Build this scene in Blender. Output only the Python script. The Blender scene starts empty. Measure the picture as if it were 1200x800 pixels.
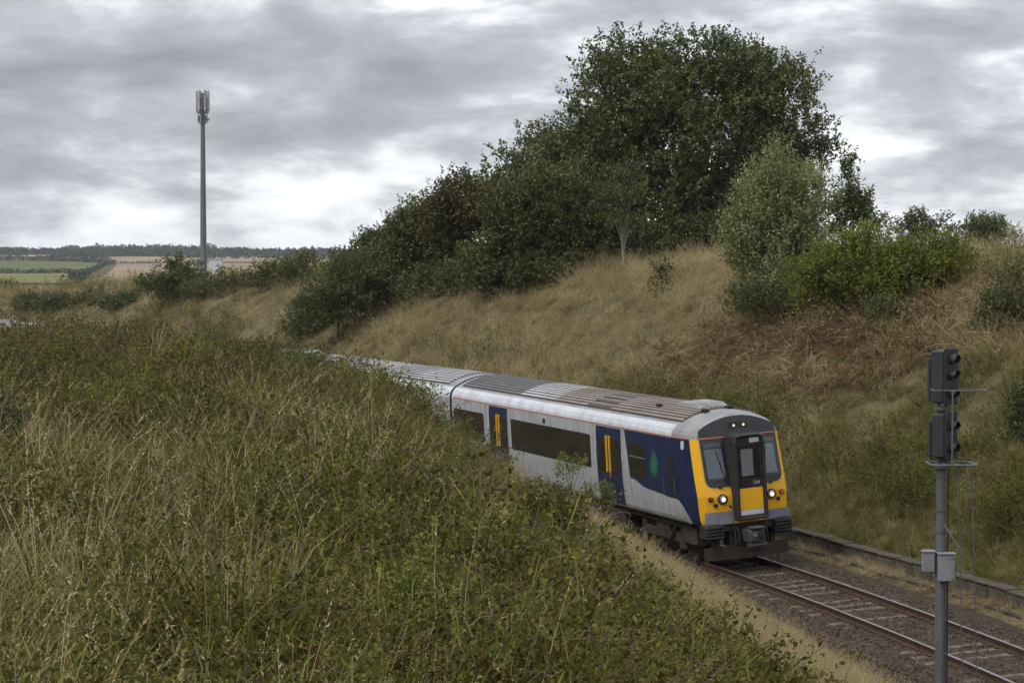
import bpy, math, random
import numpy as np
from mathutils import Vector, Matrix
random.seed(7); RNG = np.random.default_rng(7)
SC = bpy.context.scene
COL = SC.collection

# ------------------------------------------------------------------ camera
CAM_H = 8.0; FPX = 2686.0; YH = 303.5          # metres above rail, focal length in photo pixels, eye level row
PITCH = math.atan((400 - YH) / FPX)
cam_data = bpy.data.cameras.new('camera'); cam = bpy.data.objects.new('camera', cam_data); COL.objects.link(cam)
cam_data.sensor_width = 36.0; cam_data.lens = FPX / 1200 * 36.0
cam_data.clip_start = 0.5; cam_data.clip_end = 9000
cam.location = (0, 0, CAM_H); cam.rotation_euler = (math.pi / 2 - PITCH, 0, 0)
SC.camera = cam
SC.cycles.use_adaptive_sampling = True; SC.cycles.time_limit = 840; SC.cycles.adaptive_threshold = .02; SC.cycles.adaptive_min_samples = 16; SC.cycles.debug_use_spatial_splits = True
SC.cycles.max_bounces = 5; SC.cycles.diffuse_bounces = 2; SC.cycles.glossy_bounces = 2; SC.cycles.transmission_bounces = 2; SC.cycles.transparent_max_bounces = 6

# ------------------------------------------------------------------ sky, sun, exposure
SUN_EL, SUN_AZ = math.radians(48), math.radians(-125)   # azimuth measured from +Y (view direction) clockwise
world = bpy.data.worlds.new('World'); SC.world = world; world.use_nodes = True
def build_world():
    nt = world.node_tree; N = nt.nodes; L = nt.links; N.clear()
    def n(t, **k):
        o = N.new(t)
        for a, b in k.items(): setattr(o, a, b)
        return o
    def math_(op, a, b=None, clamp=False):
        m = n('ShaderNodeMath', operation=op, use_clamp=clamp)
        for i, v in enumerate((a, b)):
            if v is None: continue
            if isinstance(v, (int, float)): m.inputs[i].default_value = v
            else: L.new(v, m.inputs[i])
        return m.outputs[0]
    def ramp(fac, stops):
        r = n('ShaderNodeValToRGB'); e = r.color_ramp.elements
        e[0].position, e[0].color = stops[0][0], (*stops[0][1], 1); e[1].position, e[1].color = stops[-1][0], (*stops[-1][1], 1)
        for p, c in stops[1:-1]:
            q = e.new(p); q.color = (*c, 1)
        L.new(fac, r.inputs[0]); return r.outputs[0]
    out = n('ShaderNodeOutputWorld'); bg = n('ShaderNodeBackground'); L.new(bg.outputs[0], out.inputs[0])
    sky = n('ShaderNodeTexSky', sky_type='NISHITA', sun_disc=False)
    sky.sun_elevation = SUN_EL; sky.sun_rotation = SUN_AZ; sky.air_density = 1.0; sky.dust_density = 2.0
    skys = n('ShaderNodeVectorMath', operation='SCALE'); L.new(sky.outputs[0], skys.inputs[0]); skys.inputs['Scale'].default_value = 0.10
    tc = n('ShaderNodeTexCoord'); sep = n('ShaderNodeSeparateXYZ'); L.new(tc.outputs['Generated'], sep.inputs[0])
    # cloud layers seen edge-on near the horizon: stretch the pattern with height
    el = math_('ABSOLUTE', sep.outputs['Z'])
    def layer(kx, kz, off, detail, rough, dist):
        c = n('ShaderNodeCombineXYZ')
        L.new(math_('MULTIPLY', sep.outputs['X'], kx), c.inputs[0]); L.new(math_('MULTIPLY', sep.outputs['Y'], kx), c.inputs[1])
        L.new(math_('ADD', math_('MULTIPLY', el, kz), off), c.inputs[2])
        t = n('ShaderNodeTexNoise'); t.inputs['Scale'].default_value = 1.0; t.inputs['Detail'].default_value = detail
        t.inputs['Roughness'].default_value = rough; t.inputs['Distortion'].default_value = dist
        L.new(c.outputs[0], t.inputs['Vector']); return t.outputs[0]
    big = layer(5.5, 14.0, 3.9, 6, .50, .15)
    mid = layer(13.0, 38.0, 7.1, 7, .56, .25)
    fine = layer(34.0, 60.0, 1.7, 6, .58, .1)
    dens = math_('ADD', math_('ADD', math_('MULTIPLY', big, .44), math_('MULTIPLY', mid, .50)), math_('MULTIPLY', fine, .11))
    # low sky is brighter (thin cloud far away), as under any deck of stratocumulus
    low = n('ShaderNodeMapRange'); L.new(el, low.inputs[0]); low.inputs[1].default_value = 0.0; low.inputs[2].default_value = 0.085
    low.inputs[3].default_value = -0.100; low.inputs[4].default_value = 0.015
    d2 = math_('ADD', dens, low.outputs[0])
    cloud = ramp(d2, [(.40, (.84, .86, .89)), (.445, (.70, .72, .75)), (.485, (.50, .52, .555)), (.52, (.385, .40, .435)), (.57, (.31, .32, .355)), (.66, (.225, .235, .27))])
    mix = n('ShaderNodeMixRGB'); mix.inputs[0].default_value = .93
    L.new(skys.outputs[0], mix.inputs[1]); L.new(cloud, mix.inputs[2])
    # an overcast sky brightens evenly from the horizon to the zenith
    L.new(mix.outputs[0], bg.inputs[0]); L.new(math_('MULTIPLY_ADD', el, 1.7), bg.inputs[1]); bg.inputs[1].links[0].from_node.inputs[2].default_value = 1.0
build_world()
sun_data = bpy.data.lights.new('sun', 'SUN'); sun = bpy.data.objects.new('sun', sun_data); COL.objects.link(sun)
sun_data.energy = 1.4; sun_data.angle = math.radians(25); sun_data.color = (1.0, .965, .91)
sd = Vector((math.sin(SUN_AZ) * math.cos(SUN_EL), math.cos(SUN_AZ) * math.cos(SUN_EL), math.sin(SUN_EL)))
sun.rotation_euler = (-sd).to_track_quat('-Z', 'Y').to_euler()
SC.view_settings.view_transform = 'Standard'; SC.view_settings.look = 'None'
SC.view_settings.exposure = 0.38; SC.view_settings.gamma = 1.0; SC.view_settings.use_curve_mapping = False

# ------------------------------------------------------------------ plan of the line and the lie of the land
CANT = 0.072
_S = np.arange(-80, 700, 0.5)
_h = np.interp(_S, [-80, -40, 0, 20, 40, 60, 120, 300, 700], [.0, .04, .2036, .3232, .4033, .4332, .4475, .50, .55])
_k = np.hanning(17); _k /= _k.sum()
_h = np.convolve(np.pad(_h, 8, mode='edge'), _k, mode='valid')
_X = np.cumsum(-np.sin(_h)) * .5; _Y = np.cumsum(np.cos(_h)) * .5
_X = _X - _X[160] + 10.0; _Y = _Y - _Y[160] + 45
def centre(a): return np.interp(a, _S, _X), np.interp(a, _S, _Y), np.interp(a, _S, _h)
def at_track(a, t):
    x, y, h = centre(a); return x + t * np.cos(h), y + t * np.sin(h)
def track_pt(a, t, z):                     # point in the canted frame of the track
    l = t * math.cos(CANT) - z * math.sin(CANT); zz = z * math.cos(CANT) + t * math.sin(CANT)
    x, y = at_track(a, l); return (float(x), float(y), float(zz))
def to_track(x, y):
    x = np.atleast_1d(np.asarray(x, float)); y = np.atleast_1d(np.asarray(y, float))
    a = np.zeros(len(x)); t = np.zeros(len(x))
    for i in range(0, len(x), 20000):
        s = slice(i, i + 20000)
        j = np.argmin((x[s, None] - _X[None, ::4]) ** 2 + (y[s, None] - _Y[None, ::4]) ** 2, axis=1) * 4
        dx = x[s] - _X[j]; dy = y[s] - _Y[j]; hh = _h[j]
        a[s] = _S[j] - dx * np.sin(hh) + dy * np.cos(hh); t[s] = dx * np.cos(hh) + dy * np.sin(hh)
    return a, t
def sstep(x, a, b):
    u = np.clip((x - a) / (b - a), 0, 1); return u * u * (3 - 2 * u)
def wob(x, y, s, seed=0):
    r = 0
    for k, (p, q, ph) in enumerate([(1, .31, 0), (-.43, 1, 1.7), (.77, -.83, 3.1), (1.9, .9, .6), (-1.3, 2.1, 2.2)]):
        r = r + np.sin((p * x + q * y) / s * (1 + .13 * k) + ph + seed * 1.37) / (1 + .35 * k)
    return r / 3
def height(x, y, at=None):
    x = np.atleast_1d(np.asarray(x, float)); y = np.atleast_1d(np.asarray(y, float))
    a, t = at if at is not None else to_track(x, y); u = -t
    w = sstep(a, -8, 18)
    sl = .42 + .26 * w; top = 4.25 + .4 * w - .30 * sstep(a, 48, 72)
    zl = np.clip((u - 4.0 + .8 * w) * sl, -.3, None)
    zl = top - np.log1p(np.exp(np.clip((top - zl) * 2.2, -30, 30))) / 2.2
    zl = zl + .05 * np.clip(u - 14, 0, 10)
    zl = zl + (.12 * wob(x, y, 1.7) + .18 * wob(x, y, 4.5, 2)) * sstep(u, 4, 8)
    C = np.interp(a, [-40, 0, 30, 60, 90, 130, 180, 240, 330], [8.0, 7.95, 7.9, 7.8, 7.2, 6.1, 4.6, 3.2, 2.6])
    zr = .12 + np.clip((t - 3.75) * .60, 0, None)
    zr = C - np.log1p(np.exp(np.clip((C - zr) * 1.6, -30, 30))) / 1.6
    zr = zr + (.10 * wob(x, y, 1.3, 1) + .2 * wob(x, y, 4, 3)) * sstep(t, 5, 8) + .003 * np.clip(t - 20, 0, 60) * np.interp(a, [60, 110], [1, 0])
    z = np.where(t > 3.62, zr, np.where(t < -3.1, zl, np.where(t > 1.9, -.36 + .31 * sstep(t, 1.9, 2.5), -.36)))
    sl2 = np.interp(y, [300, 450, 700, 1000, 1500, 1900, 2300, 3000], [-.0160, -.0125, -.0095, -.0066, -.0020, .0006, .0022, .0012])
    zf = CAM_H + y * sl2
    f = sstep(y, 260, 420)
    return z * (1 - f) + zf * f
def gz(x, y): return float(height(x, y)[0])
def at(px, py, Y):                          # a point Y metres out on the sight line through a photo pixel
    u = (px - 600) / FPX; v = (400 - py) / FPX
    d = (u, math.cos(PITCH) + v * math.sin(PITCH), -math.sin(PITCH) + v * math.cos(PITCH)); k = Y / d[1]
    return Vector((d[0] * k, Y, CAM_H + d[2] * k))

# ------------------------------------------------------------------ materials
MATS = {}
def new_mat(name):
    m = bpy.data.materials.new(name); m.use_nodes = True; m.node_tree.nodes.clear(); MATS[name] = m
    nt = m.node_tree; out = nt.nodes.new('ShaderNodeOutputMaterial')
    return m, nt, nt.nodes, nt.links, out
def surf(name, c1, c2=None, scale=3.0, rough=.6, metal=0.0, bump=0.0, bscale=None, spec=.5, c3=None, stretch=(1, 1, 1), lo=.38, hi=.62, coat=0.0, detail=5):
    """painted / stone / metal surface: two or three tones mixed by noise, with fine relief"""
    m, nt, N, L, out = new_mat(name)
    b = N.new('ShaderNodeBsdfPrincipled'); L.new(b.outputs[0], out.inputs[0])
    b.inputs['Roughness'].default_value = rough; b.inputs['Metallic'].default_value = metal
    b.inputs['Specular IOR Level'].default_value = spec; b.inputs['Coat Weight'].default_value = coat
    tc = N.new('ShaderNodeTexCoord'); mp = N.new('ShaderNodeMapping'); L.new(tc.outputs['Object'], mp.inputs[0]); mp.inputs['Scale'].default_value = stretch
    if c2 is None: c2 = tuple(v * .8 for v in c1)
    t = N.new('ShaderNodeTexNoise'); t.inputs['Scale'].default_value = scale; t.inputs['Detail'].default_value = detail; t.inputs['Roughness'].default_value = .6
    L.new(mp.outputs[0], t.inputs['Vector'])
    r = N.new('ShaderNodeValToRGB'); e = r.color_ramp.elements
    e[0].position, e[0].color = lo, (*c1, 1); e[1].position, e[1].color = hi, (*c2, 1)
    if c3: q = e.new(min(hi + .12, 1)); q.color = (*c3, 1)
    L.new(t.outputs[0], r.inputs[0]); L.new(r.outputs[0], b.inputs['Base Color'])
    if bump:
        t2 = N.new('ShaderNodeTexNoise'); t2.inputs['Scale'].default_value = bscale or scale * 4; t2.inputs['Detail'].default_value = 4
        L.new(mp.outputs[0], t2.inputs['Vector'])
        bp = N.new('ShaderNodeBump'); bp.inputs['Strength'].default_value = bump; bp.inputs['Distance'].default_value = .02
        L.new(t2.outputs[0], bp.inputs['Height']); L.new(bp.outputs[0], b.inputs['Normal'])
    return m
def glass(name, tint, rough=.06):
    m, nt, N, L, out = new_mat(name)
    b = N.new('ShaderNodeBsdfPrincipled'); b.inputs['Base Color'].default_value = (*tint, 1); b.inputs['Roughness'].default_value = rough
    b.inputs['Specular IOR Level'].default_value = .5; L.new(b.outputs[0], out.inputs[0]); return m
def clear_glass(name, tint):
    m, nt, N, L, out = new_mat(name)
    tr = N.new('ShaderNodeBsdfTransparent'); tr.inputs[0].default_value = (*tint, 1)
    gl = N.new('ShaderNodeBsdfGlossy'); gl.inputs['Roughness'].default_value = .05; gl.inputs[0].default_value = (1, 1, 1, 1)
    fr = N.new('ShaderNodeFresnel'); fr.inputs[0].default_value = 1.5
    mx = N.new('ShaderNodeMixShader'); L.new(fr.outputs[0], mx.inputs[0]); L.new(tr.outputs[0], mx.inputs[1]); L.new(gl.outputs[0], mx.inputs[2]); L.new(mx.outputs[0], out.inputs[0]); return m
def glow(name, c, s):
    m, nt, N, L, out = new_mat(name)
    e = N.new('ShaderNodeEmission'); e.inputs[0].default_value = (*c, 1); e.inputs[1].default_value = s; L.new(e.outputs[0], out.inputs[0]); return m
def leafmat(name, stops, per='rnd', patch=2.5, patch_amt=.5, trans=.22, rough=.55, spec=.25):
    """foliage: tone picked per leaf ('rnd' attribute) or per plant (object random), shifted by soft patches in space"""
    m, nt, N, L, out = new_mat(name)
    if per == 'rnd':
        a = N.new('ShaderNodeAttribute'); a.attribute_name = 'rnd'; src = a.outputs['Fac']
    else:
        a = N.new('ShaderNodeObjectInfo'); b_ = N.new('ShaderNodeAttribute'); b_.attribute_name = 'rnd'
        mm = N.new('ShaderNodeMath'); mm.operation = 'MULTIPLY_ADD'; L.new(b_.outputs['Fac'], mm.inputs[0]); mm.inputs[1].default_value = .45
        sc = N.new('ShaderNodeMath'); sc.operation = 'MULTIPLY'; L.new(a.outputs['Random'], sc.inputs[0]); sc.inputs[1].default_value = .55
        L.new(sc.outputs[0], mm.inputs[2]); src = mm.outputs[0]
    g = N.new('ShaderNodeNewGeometry'); t = N.new('ShaderNodeTexNoise'); t.inputs['Scale'].default_value = 1.0 / patch; t.inputs['Detail'].default_value = 3
    L.new(g.outputs['Position'], t.inputs['Vector'])
    s1 = N.new('ShaderNodeMath'); s1.operation = 'SUBTRACT'; L.new(t.outputs[0], s1.inputs[0]); s1.inputs[1].default_value = .5
    s2 = N.new('ShaderNodeMath'); s2.operation = 'MULTIPLY_ADD'; L.new(s1.outputs[0], s2.inputs[0]); s2.inputs[1].default_value = patch_amt * 2; L.new(src, s2.inputs[2])
    r = N.new('ShaderNodeValToRGB'); e = r.color_ramp.elements
    e[0].position, e[0].color = stops[0][0], (*stops[0][1], 1); e[1].position, e[1].color = stops[-1][0], (*stops[-1][1], 1)
    for p, c in stops[1:-1]:
        q = e.new(p); q.color = (*c, 1)
    L.new(s2.outputs[0], r.inputs[0])
    b = N.new('ShaderNodeBsdfPrincipled'); b.inputs['Roughness'].default_value = rough; b.inputs['Specular IOR Level'].default_value = spec
    L.new(r.outputs[0], b.inputs['Base Color'])
    tr = N.new('ShaderNodeBsdfTranslucent'); L.new(r.outputs[0], tr.inputs[0])
    mx = N.new('ShaderNodeMixShader'); mx.inputs[0].default_value = trans; L.new(b.outputs[0], mx.inputs[1]); L.new(tr.outputs[0], mx.inputs[2])
    L.new(mx.outputs[0], out.inputs[0]); return m

# ------------------------------------------------------------------ mesh helpers
class MB:
    """collects shapes; build() links them as one mesh object"""
    def __init__(s): s.v = []; s.f = []; s.m = []
    def add(s, vs, fs, mi=0):
        o = len(s.v); s.v += [tuple(map(float, p)) for p in vs]; s.f += [tuple(i + o for i in f) for f in fs]; s.m += [mi] * len(fs); return s
    def box(s, c, d, rot=None, mi=0, bev=0.0):
        x, y, z = d[0] / 2, d[1] / 2, d[2] / 2
        if bev:
            b = min(bev, x * .9, y * .9, z * .9); pts = []; 
            ring = lambda X, Y, Z: [(X, -Y + b, Z), (X, Y - b, Z), (X - b, Y, Z), (-X + b, Y, Z), (-X, Y - b, Z), (-X, -Y + b, Z), (-X + b, -Y, Z), (X - b, -Y, Z)]
            pts = ring(x - b, y - b, -z) + ring(x, y, -z + b) + ring(x, y, z - b) + ring(x - b, y - b, z)
            fs = [tuple(range(7, -1, -1)), tuple(range(24, 32))]
            for k in range(3):
                for i in range(8): fs.append((k * 8 + i, k * 8 + (i + 1) % 8, k * 8 + 8 + (i + 1) % 8, k * 8 + 8 + i))
        else:
            pts = [(sx * x, sy * y, sz * z) for sz in (-1, 1) for sy in (-1, 1) for sx in (-1, 1)]
            fs = [(0, 2, 3, 1), (4, 5, 7, 6), (0, 1, 5, 4), (2, 6, 7, 3), (0, 4, 6, 2), (1, 3, 7, 5)]
        R = rot if rot is not None else Matrix.Identity(3)
        return s.add([R @ Vector(p) + Vector(c) for p in pts], fs, mi)
    def tube(s, pts, rad, n=8, mi=0, caps=True):
        pts = [Vector(p) for p in pts]; rad = rad if hasattr(rad, '__len__') else [rad] * len(pts)
        vs = []; up = Vector((0, 0, 1))
        for i, p in enumerate(pts):
            d = (pts[min(i + 1, len(pts) - 1)] - pts[max(i - 1, 0)]).normalized()
            ref = up if abs(d.z) < .9 else Vector((1, 0, 0))
            e1 = d.cross(ref).normalized(); e2 = d.cross(e1).normalized()
            vs += [p + (e1 * math.cos(2 * math.pi * k / n) + e2 * math.sin(2 * math.pi * k / n)) * rad[i] for k in range(n)]
        fs = [(i * n + k, i * n + (k + 1) % n, (i + 1) * n + (k + 1) % n, (i + 1) * n + k) for i in range(len(pts) - 1) for k in range(n)]
        if caps: fs += [tuple(range(n - 1, -1, -1)), tuple(range((len(pts) - 1) * n, len(pts) * n))]
        return s.add(vs, fs, mi)
    def grid(s, rows, mi=0, closed=False):
        nr, nc = len(rows), len(rows[0]); vs = [p for r in rows for p in r]
        fs = [(i * nc + j, i * nc + (j + 1) % nc, (i + 1) * nc + (j + 1) % nc, (i + 1) * nc + j) for i in range(nr - 1) for j in range(nc if closed else nc - 1)]
        return s.add(vs, fs, mi)
    def build(s, name, mats, parent=None, smooth=False, loc=None, rot=None):
        me = bpy.data.meshes.new(name); me.from_pydata(s.v, [], s.f)
        for m in (mats if isinstance(mats, (list, tuple)) else [mats]): me.materials.append(MATS[m])
        if any(s.m): me.polygons.foreach_set('material_index', s.m)
        if smooth:
            me.polygons.foreach_set('use_smooth', [True] * len(me.polygons))
            try: me.set_sharp_from_angle(angle=math.radians(38))
            except Exception: pass
        me.update(); return link(name, me, parent, loc, rot)
def link(name, data, parent=None, loc=None, rot=None):
    o = bpy.data.objects.new(name, data); COL.objects.link(o)
    if parent is not None: o.parent = parent
    if loc is not None: o.location = loc
    if rot is not None: o.rotation_euler = rot
    return o
def empty(name, loc=(0, 0, 0), rot=(0, 0, 0)):
    o = link(name, None, None, loc, rot); o.empty_display_size = .3; return o
def tag(o, label, cat, group=None):
    o['label'] = label; o['category'] = cat
    if group: o['group'] = group
    return o
def structure(o): o['kind'] = 'structure'; return o
def stuff(o, label=None, cat=None):
    o['kind'] = 'stuff'
    if label: o['label'] = label; o['category'] = cat
    return o
def copy_tree(o, parent=None):
    c = o.copy(); COL.objects.link(c); c.parent = parent
    for ch in o.children: copy_tree(ch, c)
    return c
def quad_mesh(name, V, mats, rnd=None, mi=None):
    """V: (n,4,3) array of separate quads"""
    n = len(V); me = bpy.data.meshes.new(name)
    me.vertices.add(n * 4); me.vertices.foreach_set('co', np.ascontiguousarray(V, dtype=np.float32).ravel())
    me.loops.add(n * 4); me.loops.foreach_set('vertex_index', np.arange(n * 4, dtype=np.int32))
    me.polygons.add(n); me.polygons.foreach_set('loop_start', np.arange(n, dtype=np.int32) * 4)
    for m in (mats if isinstance(mats, (list, tuple)) else [mats]): me.materials.append(MATS[m])
    if mi is not None: me.polygons.foreach_set('material_index', np.asarray(mi, dtype=np.int32))
    me.update(calc_edges=True)
    at_ = me.attributes.new('rnd', 'FLOAT', 'FACE'); at_.data.foreach_set('value', np.asarray(rnd if rnd is not None else RNG.random(n), dtype=np.float32))
    return me

# ------------------------------------------------------------------ surface materials
surf('soil', (.060, .050, .024), (.12, .098, .048), scale=.9, rough=.95, bump=.6, bscale=9, spec=.1, c3=(.075, .075, .028))
surf('ballast', (.036, .026, .017), (.062, .045, .030), scale=5, rough=.95, bump=.9, bscale=22, spec=.15, c3=(.16, .135, .11))
surf('stone_a', (.058, .041, .027), (.032, .023, .016), scale=3, rough=.9, spec=.2)
surf('stone_b', (.14, .108, .078), (.075, .056, .040), scale=3, rough=.9, spec=.2)
surf('rail_side', (.050, .030, .020), (.085, .052, .033), scale=6, rough=.85, bump=.3, spec=.2)
surf('rail_top', (.30, .29, .28), (.20, .18, .165), scale=4, rough=.38, metal=.7)
surf('sleeper', (.155, .122, .09), (.075, .056, .042), scale=4, rough=.9, bump=.5, bscale=20, spec=.2, c3=(.13, .10, .075))
surf('concrete', (.098, .083, .064), (.060, .051, .039), scale=2.2, rough=.92, bump=.5, bscale=24, spec=.2, c3=(.085, .08, .052))
surf('concrete_moss', (.060, .060, .032), (.095, .082, .06), scale=3, rough=.95, bump=.6, bscale=20, spec=.1)
surf('cable', (.035, .030, .026), (.06, .05, .042), scale=5, rough=.8, spec=.2)
surf('field_tan', (.235, .18, .118), (.285, .225, .15), scale=.02, rough=1, spec=0, stretch=(1, .35, 1), c3=(.26, .205, .12))
surf('field_pale', (.31, .265, .17), (.34, .295, .19), scale=.02, rough=1, spec=0)
surf('field_green', (.095, .115, .048), (.12, .135, .058), scale=.015, rough=1, spec=0, c3=(.21, .20, .095), hi=.6)
surf('field_olive', (.15, .15, .065), (.19, .175, .085), scale=.015, rough=1, spec=0)
# train
surf('body_grey', (.39, .40, .41), (.31, .31, .31), scale=2.2, rough=.42, spec=.5, stretch=(2.2, 1, .5), c3=(.21, .195, .175), lo=.40, hi=.60, detail=8)
surf('body_white', (.54, .56, .59), (.44, .45, .465), scale=2.0, rough=.40, spec=.5, stretch=(.9, 1, 1), c3=(.33, .32, .305), lo=.40, hi=.62, detail=8)
surf('navy', (.009, .018, .060), (.012, .022, .070), scale=2.5, rough=.30, spec=.5)
surf('yellow', (.82, .43, .014), (.74, .38, .012), scale=2.2, rough=.38, spec=.5, c3=(.55, .28, .02), hi=.7)
surf('orange', (.45, .13, .05), (.34, .10, .045), scale=3, rough=.45)
surf('black', (.018, .019, .021), (.028, .029, .032), scale=3, rough=.42, spec=.5)
surf('rubber', (.020, .019, .019), (.035, .033, .031), scale=4, rough=.8, spec=.25)
surf('frame_grey', (.17, .175, .185), (.12, .125, .135), scale=3, rough=.5)
surf('valance', (.22, .235, .27), (.17, .18, .205), scale=3, rough=.45)
surf('roof_edge', (.27, .268, .27), (.20, .195, .19), scale=1.6, rough=.6, c3=(.22, .20, .18))
surf('roof_grey', (.27, .265, .26), (.18, .17, .165), scale=1.8, rough=.7, stretch=(.35, 1, 1), c3=(.15, .135, .12))
surf('roof_pale', (.36, .365, .38), (.27, .27, .275), scale=1.6, rough=.6, stretch=(.35, 1, 1), c3=(.30, .28, .26))
surf('roof_brown', (.15, .116, .09), (.215, .185, .16), scale=1.6, rough=.75, stretch=(.3, 1, 1), c3=(.15, .105, .075))
surf('cove_brown', (.11, .082, .062), (.16, .125, .10), scale=2, rough=.7, stretch=(.6, 1, 1))
surf('cove_dull', (.30, .295, .285), (.22, .21, .20), scale=2, rough=.6, stretch=(.6, 1, 1))
surf('sole_grime', (.15, .13, .11), (.23, .215, .195), scale=4, rough=.8, stretch=(1, 1, .5))
surf('roof_dark', (.075, .075, .08), (.11, .105, .105), scale=1.6, rough=.7, stretch=(.4, 1, 1))
surf('groove', (.060, .050, .043), (.085, .07, .06), scale=4, rough=.9)
surf('underframe', (.040, .033, .028), (.065, .050, .040), scale=3, rough=.9, bump=.3, spec=.2, c3=(.085, .06, .045))
surf('coupler', (.085, .08, .075), (.055, .05, .046), scale=5, rough=.6, metal=.3)
surf('steel', (.16, .15, .14), (.10, .09, .085), scale=5, rough=.55, metal=.5)
surf('emblem_teal', (.008, .085, .10), (.010, .095, .085), scale=2, rough=.4)
surf('emblem_green', (.028, .15, .045), (.016, .125, .06), scale=2, rough=.4)
surf('pale_plate', (.55, .56, .57), (.45, .45, .46), scale=5, rough=.5)
surf('pale_backing', (.42, .44, .47), (.36, .38, .41), scale=2, rough=.7)
surf('red_lens', (.25, .02, .015), (.2, .015, .012), scale=4, rough=.2)
surf('orange_lens', (.55, .14, .06), (.5, .12, .05), scale=4, rough=.25)
surf('chrome', (.45, .45, .45), (.4, .4, .4), scale=4, rough=.25, metal=.8)
glass('saloon_glass', (.016, .015, .012)); glass('lens_black', (.01, .01, .011), .15)
clear_glass('screen_glass', (.82, .86, .88))
glow('headlamp', (1.0, .90, .74), .95); glow('marker', (.95, .97, .80), .8)
# signal and mast
surf('signal_black', (.020, .021, .024), (.032, .033, .036), scale=5, rough=.55, spec=.4)
surf('signal_grey', (.017, .018, .021), (.028, .029, .033), scale=4, rough=.55)
surf('galv', (.15, .155, .16), (.11, .113, .117), scale=6, rough=.55, metal=.3, c3=(.11, .11, .11))
surf('post_grey', (.085, .087, .092), (.062, .063, .067), scale=5, rough=.6, stretch=(1, 1, .3), c3=(.085, .085, .085))
surf('box_grey', (.22, .225, .235), (.17, .175, .185), scale=4, rough=.55)
surf('mast_grey', (.135, .138, .142), (.10, .103, .107), scale=1.2, rough=.55, stretch=(1, 1, .25))
surf('antenna', (.36, .365, .37), (.30, .305, .31), scale=2, rough=.5)
surf('cabinet', (.62, .63, .65), (.52, .53, .54), scale=1.5, rough=.55)
surf('bark', (.070, .058, .045), (.12, .10, .08), scale=6, rough=.95, bump=.6, stretch=(1, 1, .25))
surf('bark_pale', (.20, .185, .16), (.13, .12, .10), scale=6, rough=.9, bump=.4, stretch=(1, 1, .25))

# ------------------------------------------------------------------ ground: one sheet out to the horizon
def build_ground():
    ang = np.concatenate([np.arange(-180, -48, 8), np.arange(-48, -17, 1.5), np.arange(-17, 17.01, .2), np.arange(18.5, 48, 1.5), np.arange(48, 180, 8)])
    ang = np.radians(ang); r = 1.5 * 1.018 ** np.arange(0, 440); r = r[r < 3600]
    X = np.sin(ang)[:, None] * r[None]; Y = np.cos(ang)[:, None] * r[None]
    Z = height(X.ravel(), Y.ravel())
    na, nr = len(ang), len(r)
    V = np.stack([X.ravel(), Y.ravel(), Z], 1)
    V = np.vstack([V, [[0, 0, gz(0, 0.01)]]]); c = len(V) - 1
    i = np.arange(na)[:, None]; j = np.arange(nr - 1)[None]; i2 = (i + 1) % na
    F = np.stack([(i * nr + j), (i * nr + j + 1), (i2 * nr + j + 1), (i2 * nr + j)], -1).reshape(-1, 4)[:, ::-1].tolist()
    F += [(c, ((k + 1) % na) * nr, k * nr) for k in range(na)]
    me = bpy.data.meshes.new('ground'); me.from_pydata(V.tolist(), [], F); me.materials.append(MATS['soil'])
    me.polygons.foreach_set('use_smooth', [True] * len(me.polygons)); me.update()
    structure(link('ground', me))
build_ground()

# far farmland: draped field sheets on the opposite hillside
SLY = ([-.0160, -.0125, -.0095, -.0066, -.0020, .0006, .0022], [300, 450, 700, 1000, 1500, 1900, 2300])
def far_pt(px, py):
    Y = float(np.interp(-(py - 303.5) / FPX, *SLY)); return ((px - 600) / FPX * Y, Y)
def field(mat, quad):
    c = [far_pt(*p) for p in quad]; n = 14; rows = []
    for i in range(n + 1):
        u = i / n; row = []
        for j in range(n + 1):
            v = j / n
            x = (c[0][0] * (1 - v) + c[1][0] * v) * (1 - u) + (c[3][0] * (1 - v) + c[2][0] * v) * u
            y = (c[0][1] * (1 - v) + c[1][1] * v) * (1 - u) + (c[3][1] * (1 - v) + c[2][1] * v) * u
            row.append((x, y, gz(x, y) + .35))
        rows.append(row)
    structure(MB().grid(rows).build('field', mat, smooth=True))
# corners: near-left, near-right, far-right, far-left (photo rows of that hillside)
field('field_green', [(-60, 320.0), (96, 319.0), (127, 308.5), (-60, 306.5)])
field('field_olive', [(-60, 333), (84, 333), (106, 321.0), (-60, 321.2)])
field('field_tan', [(92, 334), (430, 336), (440, 308.2), (138, 309.5)])
field('field_tan', [(136, 308.6), (232, 308.4), (222, 301.2), (66, 301.2)])
field('field_pale', [(6, 301.0), (72, 300.8), (62, 299.0), (8, 299.0)])
field('field_pale', [(205, 303.8), (330, 304.2), (330, 301.6), (205, 301.4)])
field('field_tan', [(250, 307.2), (440, 307.2), (440, 304.9), (250, 304.4)])

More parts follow.
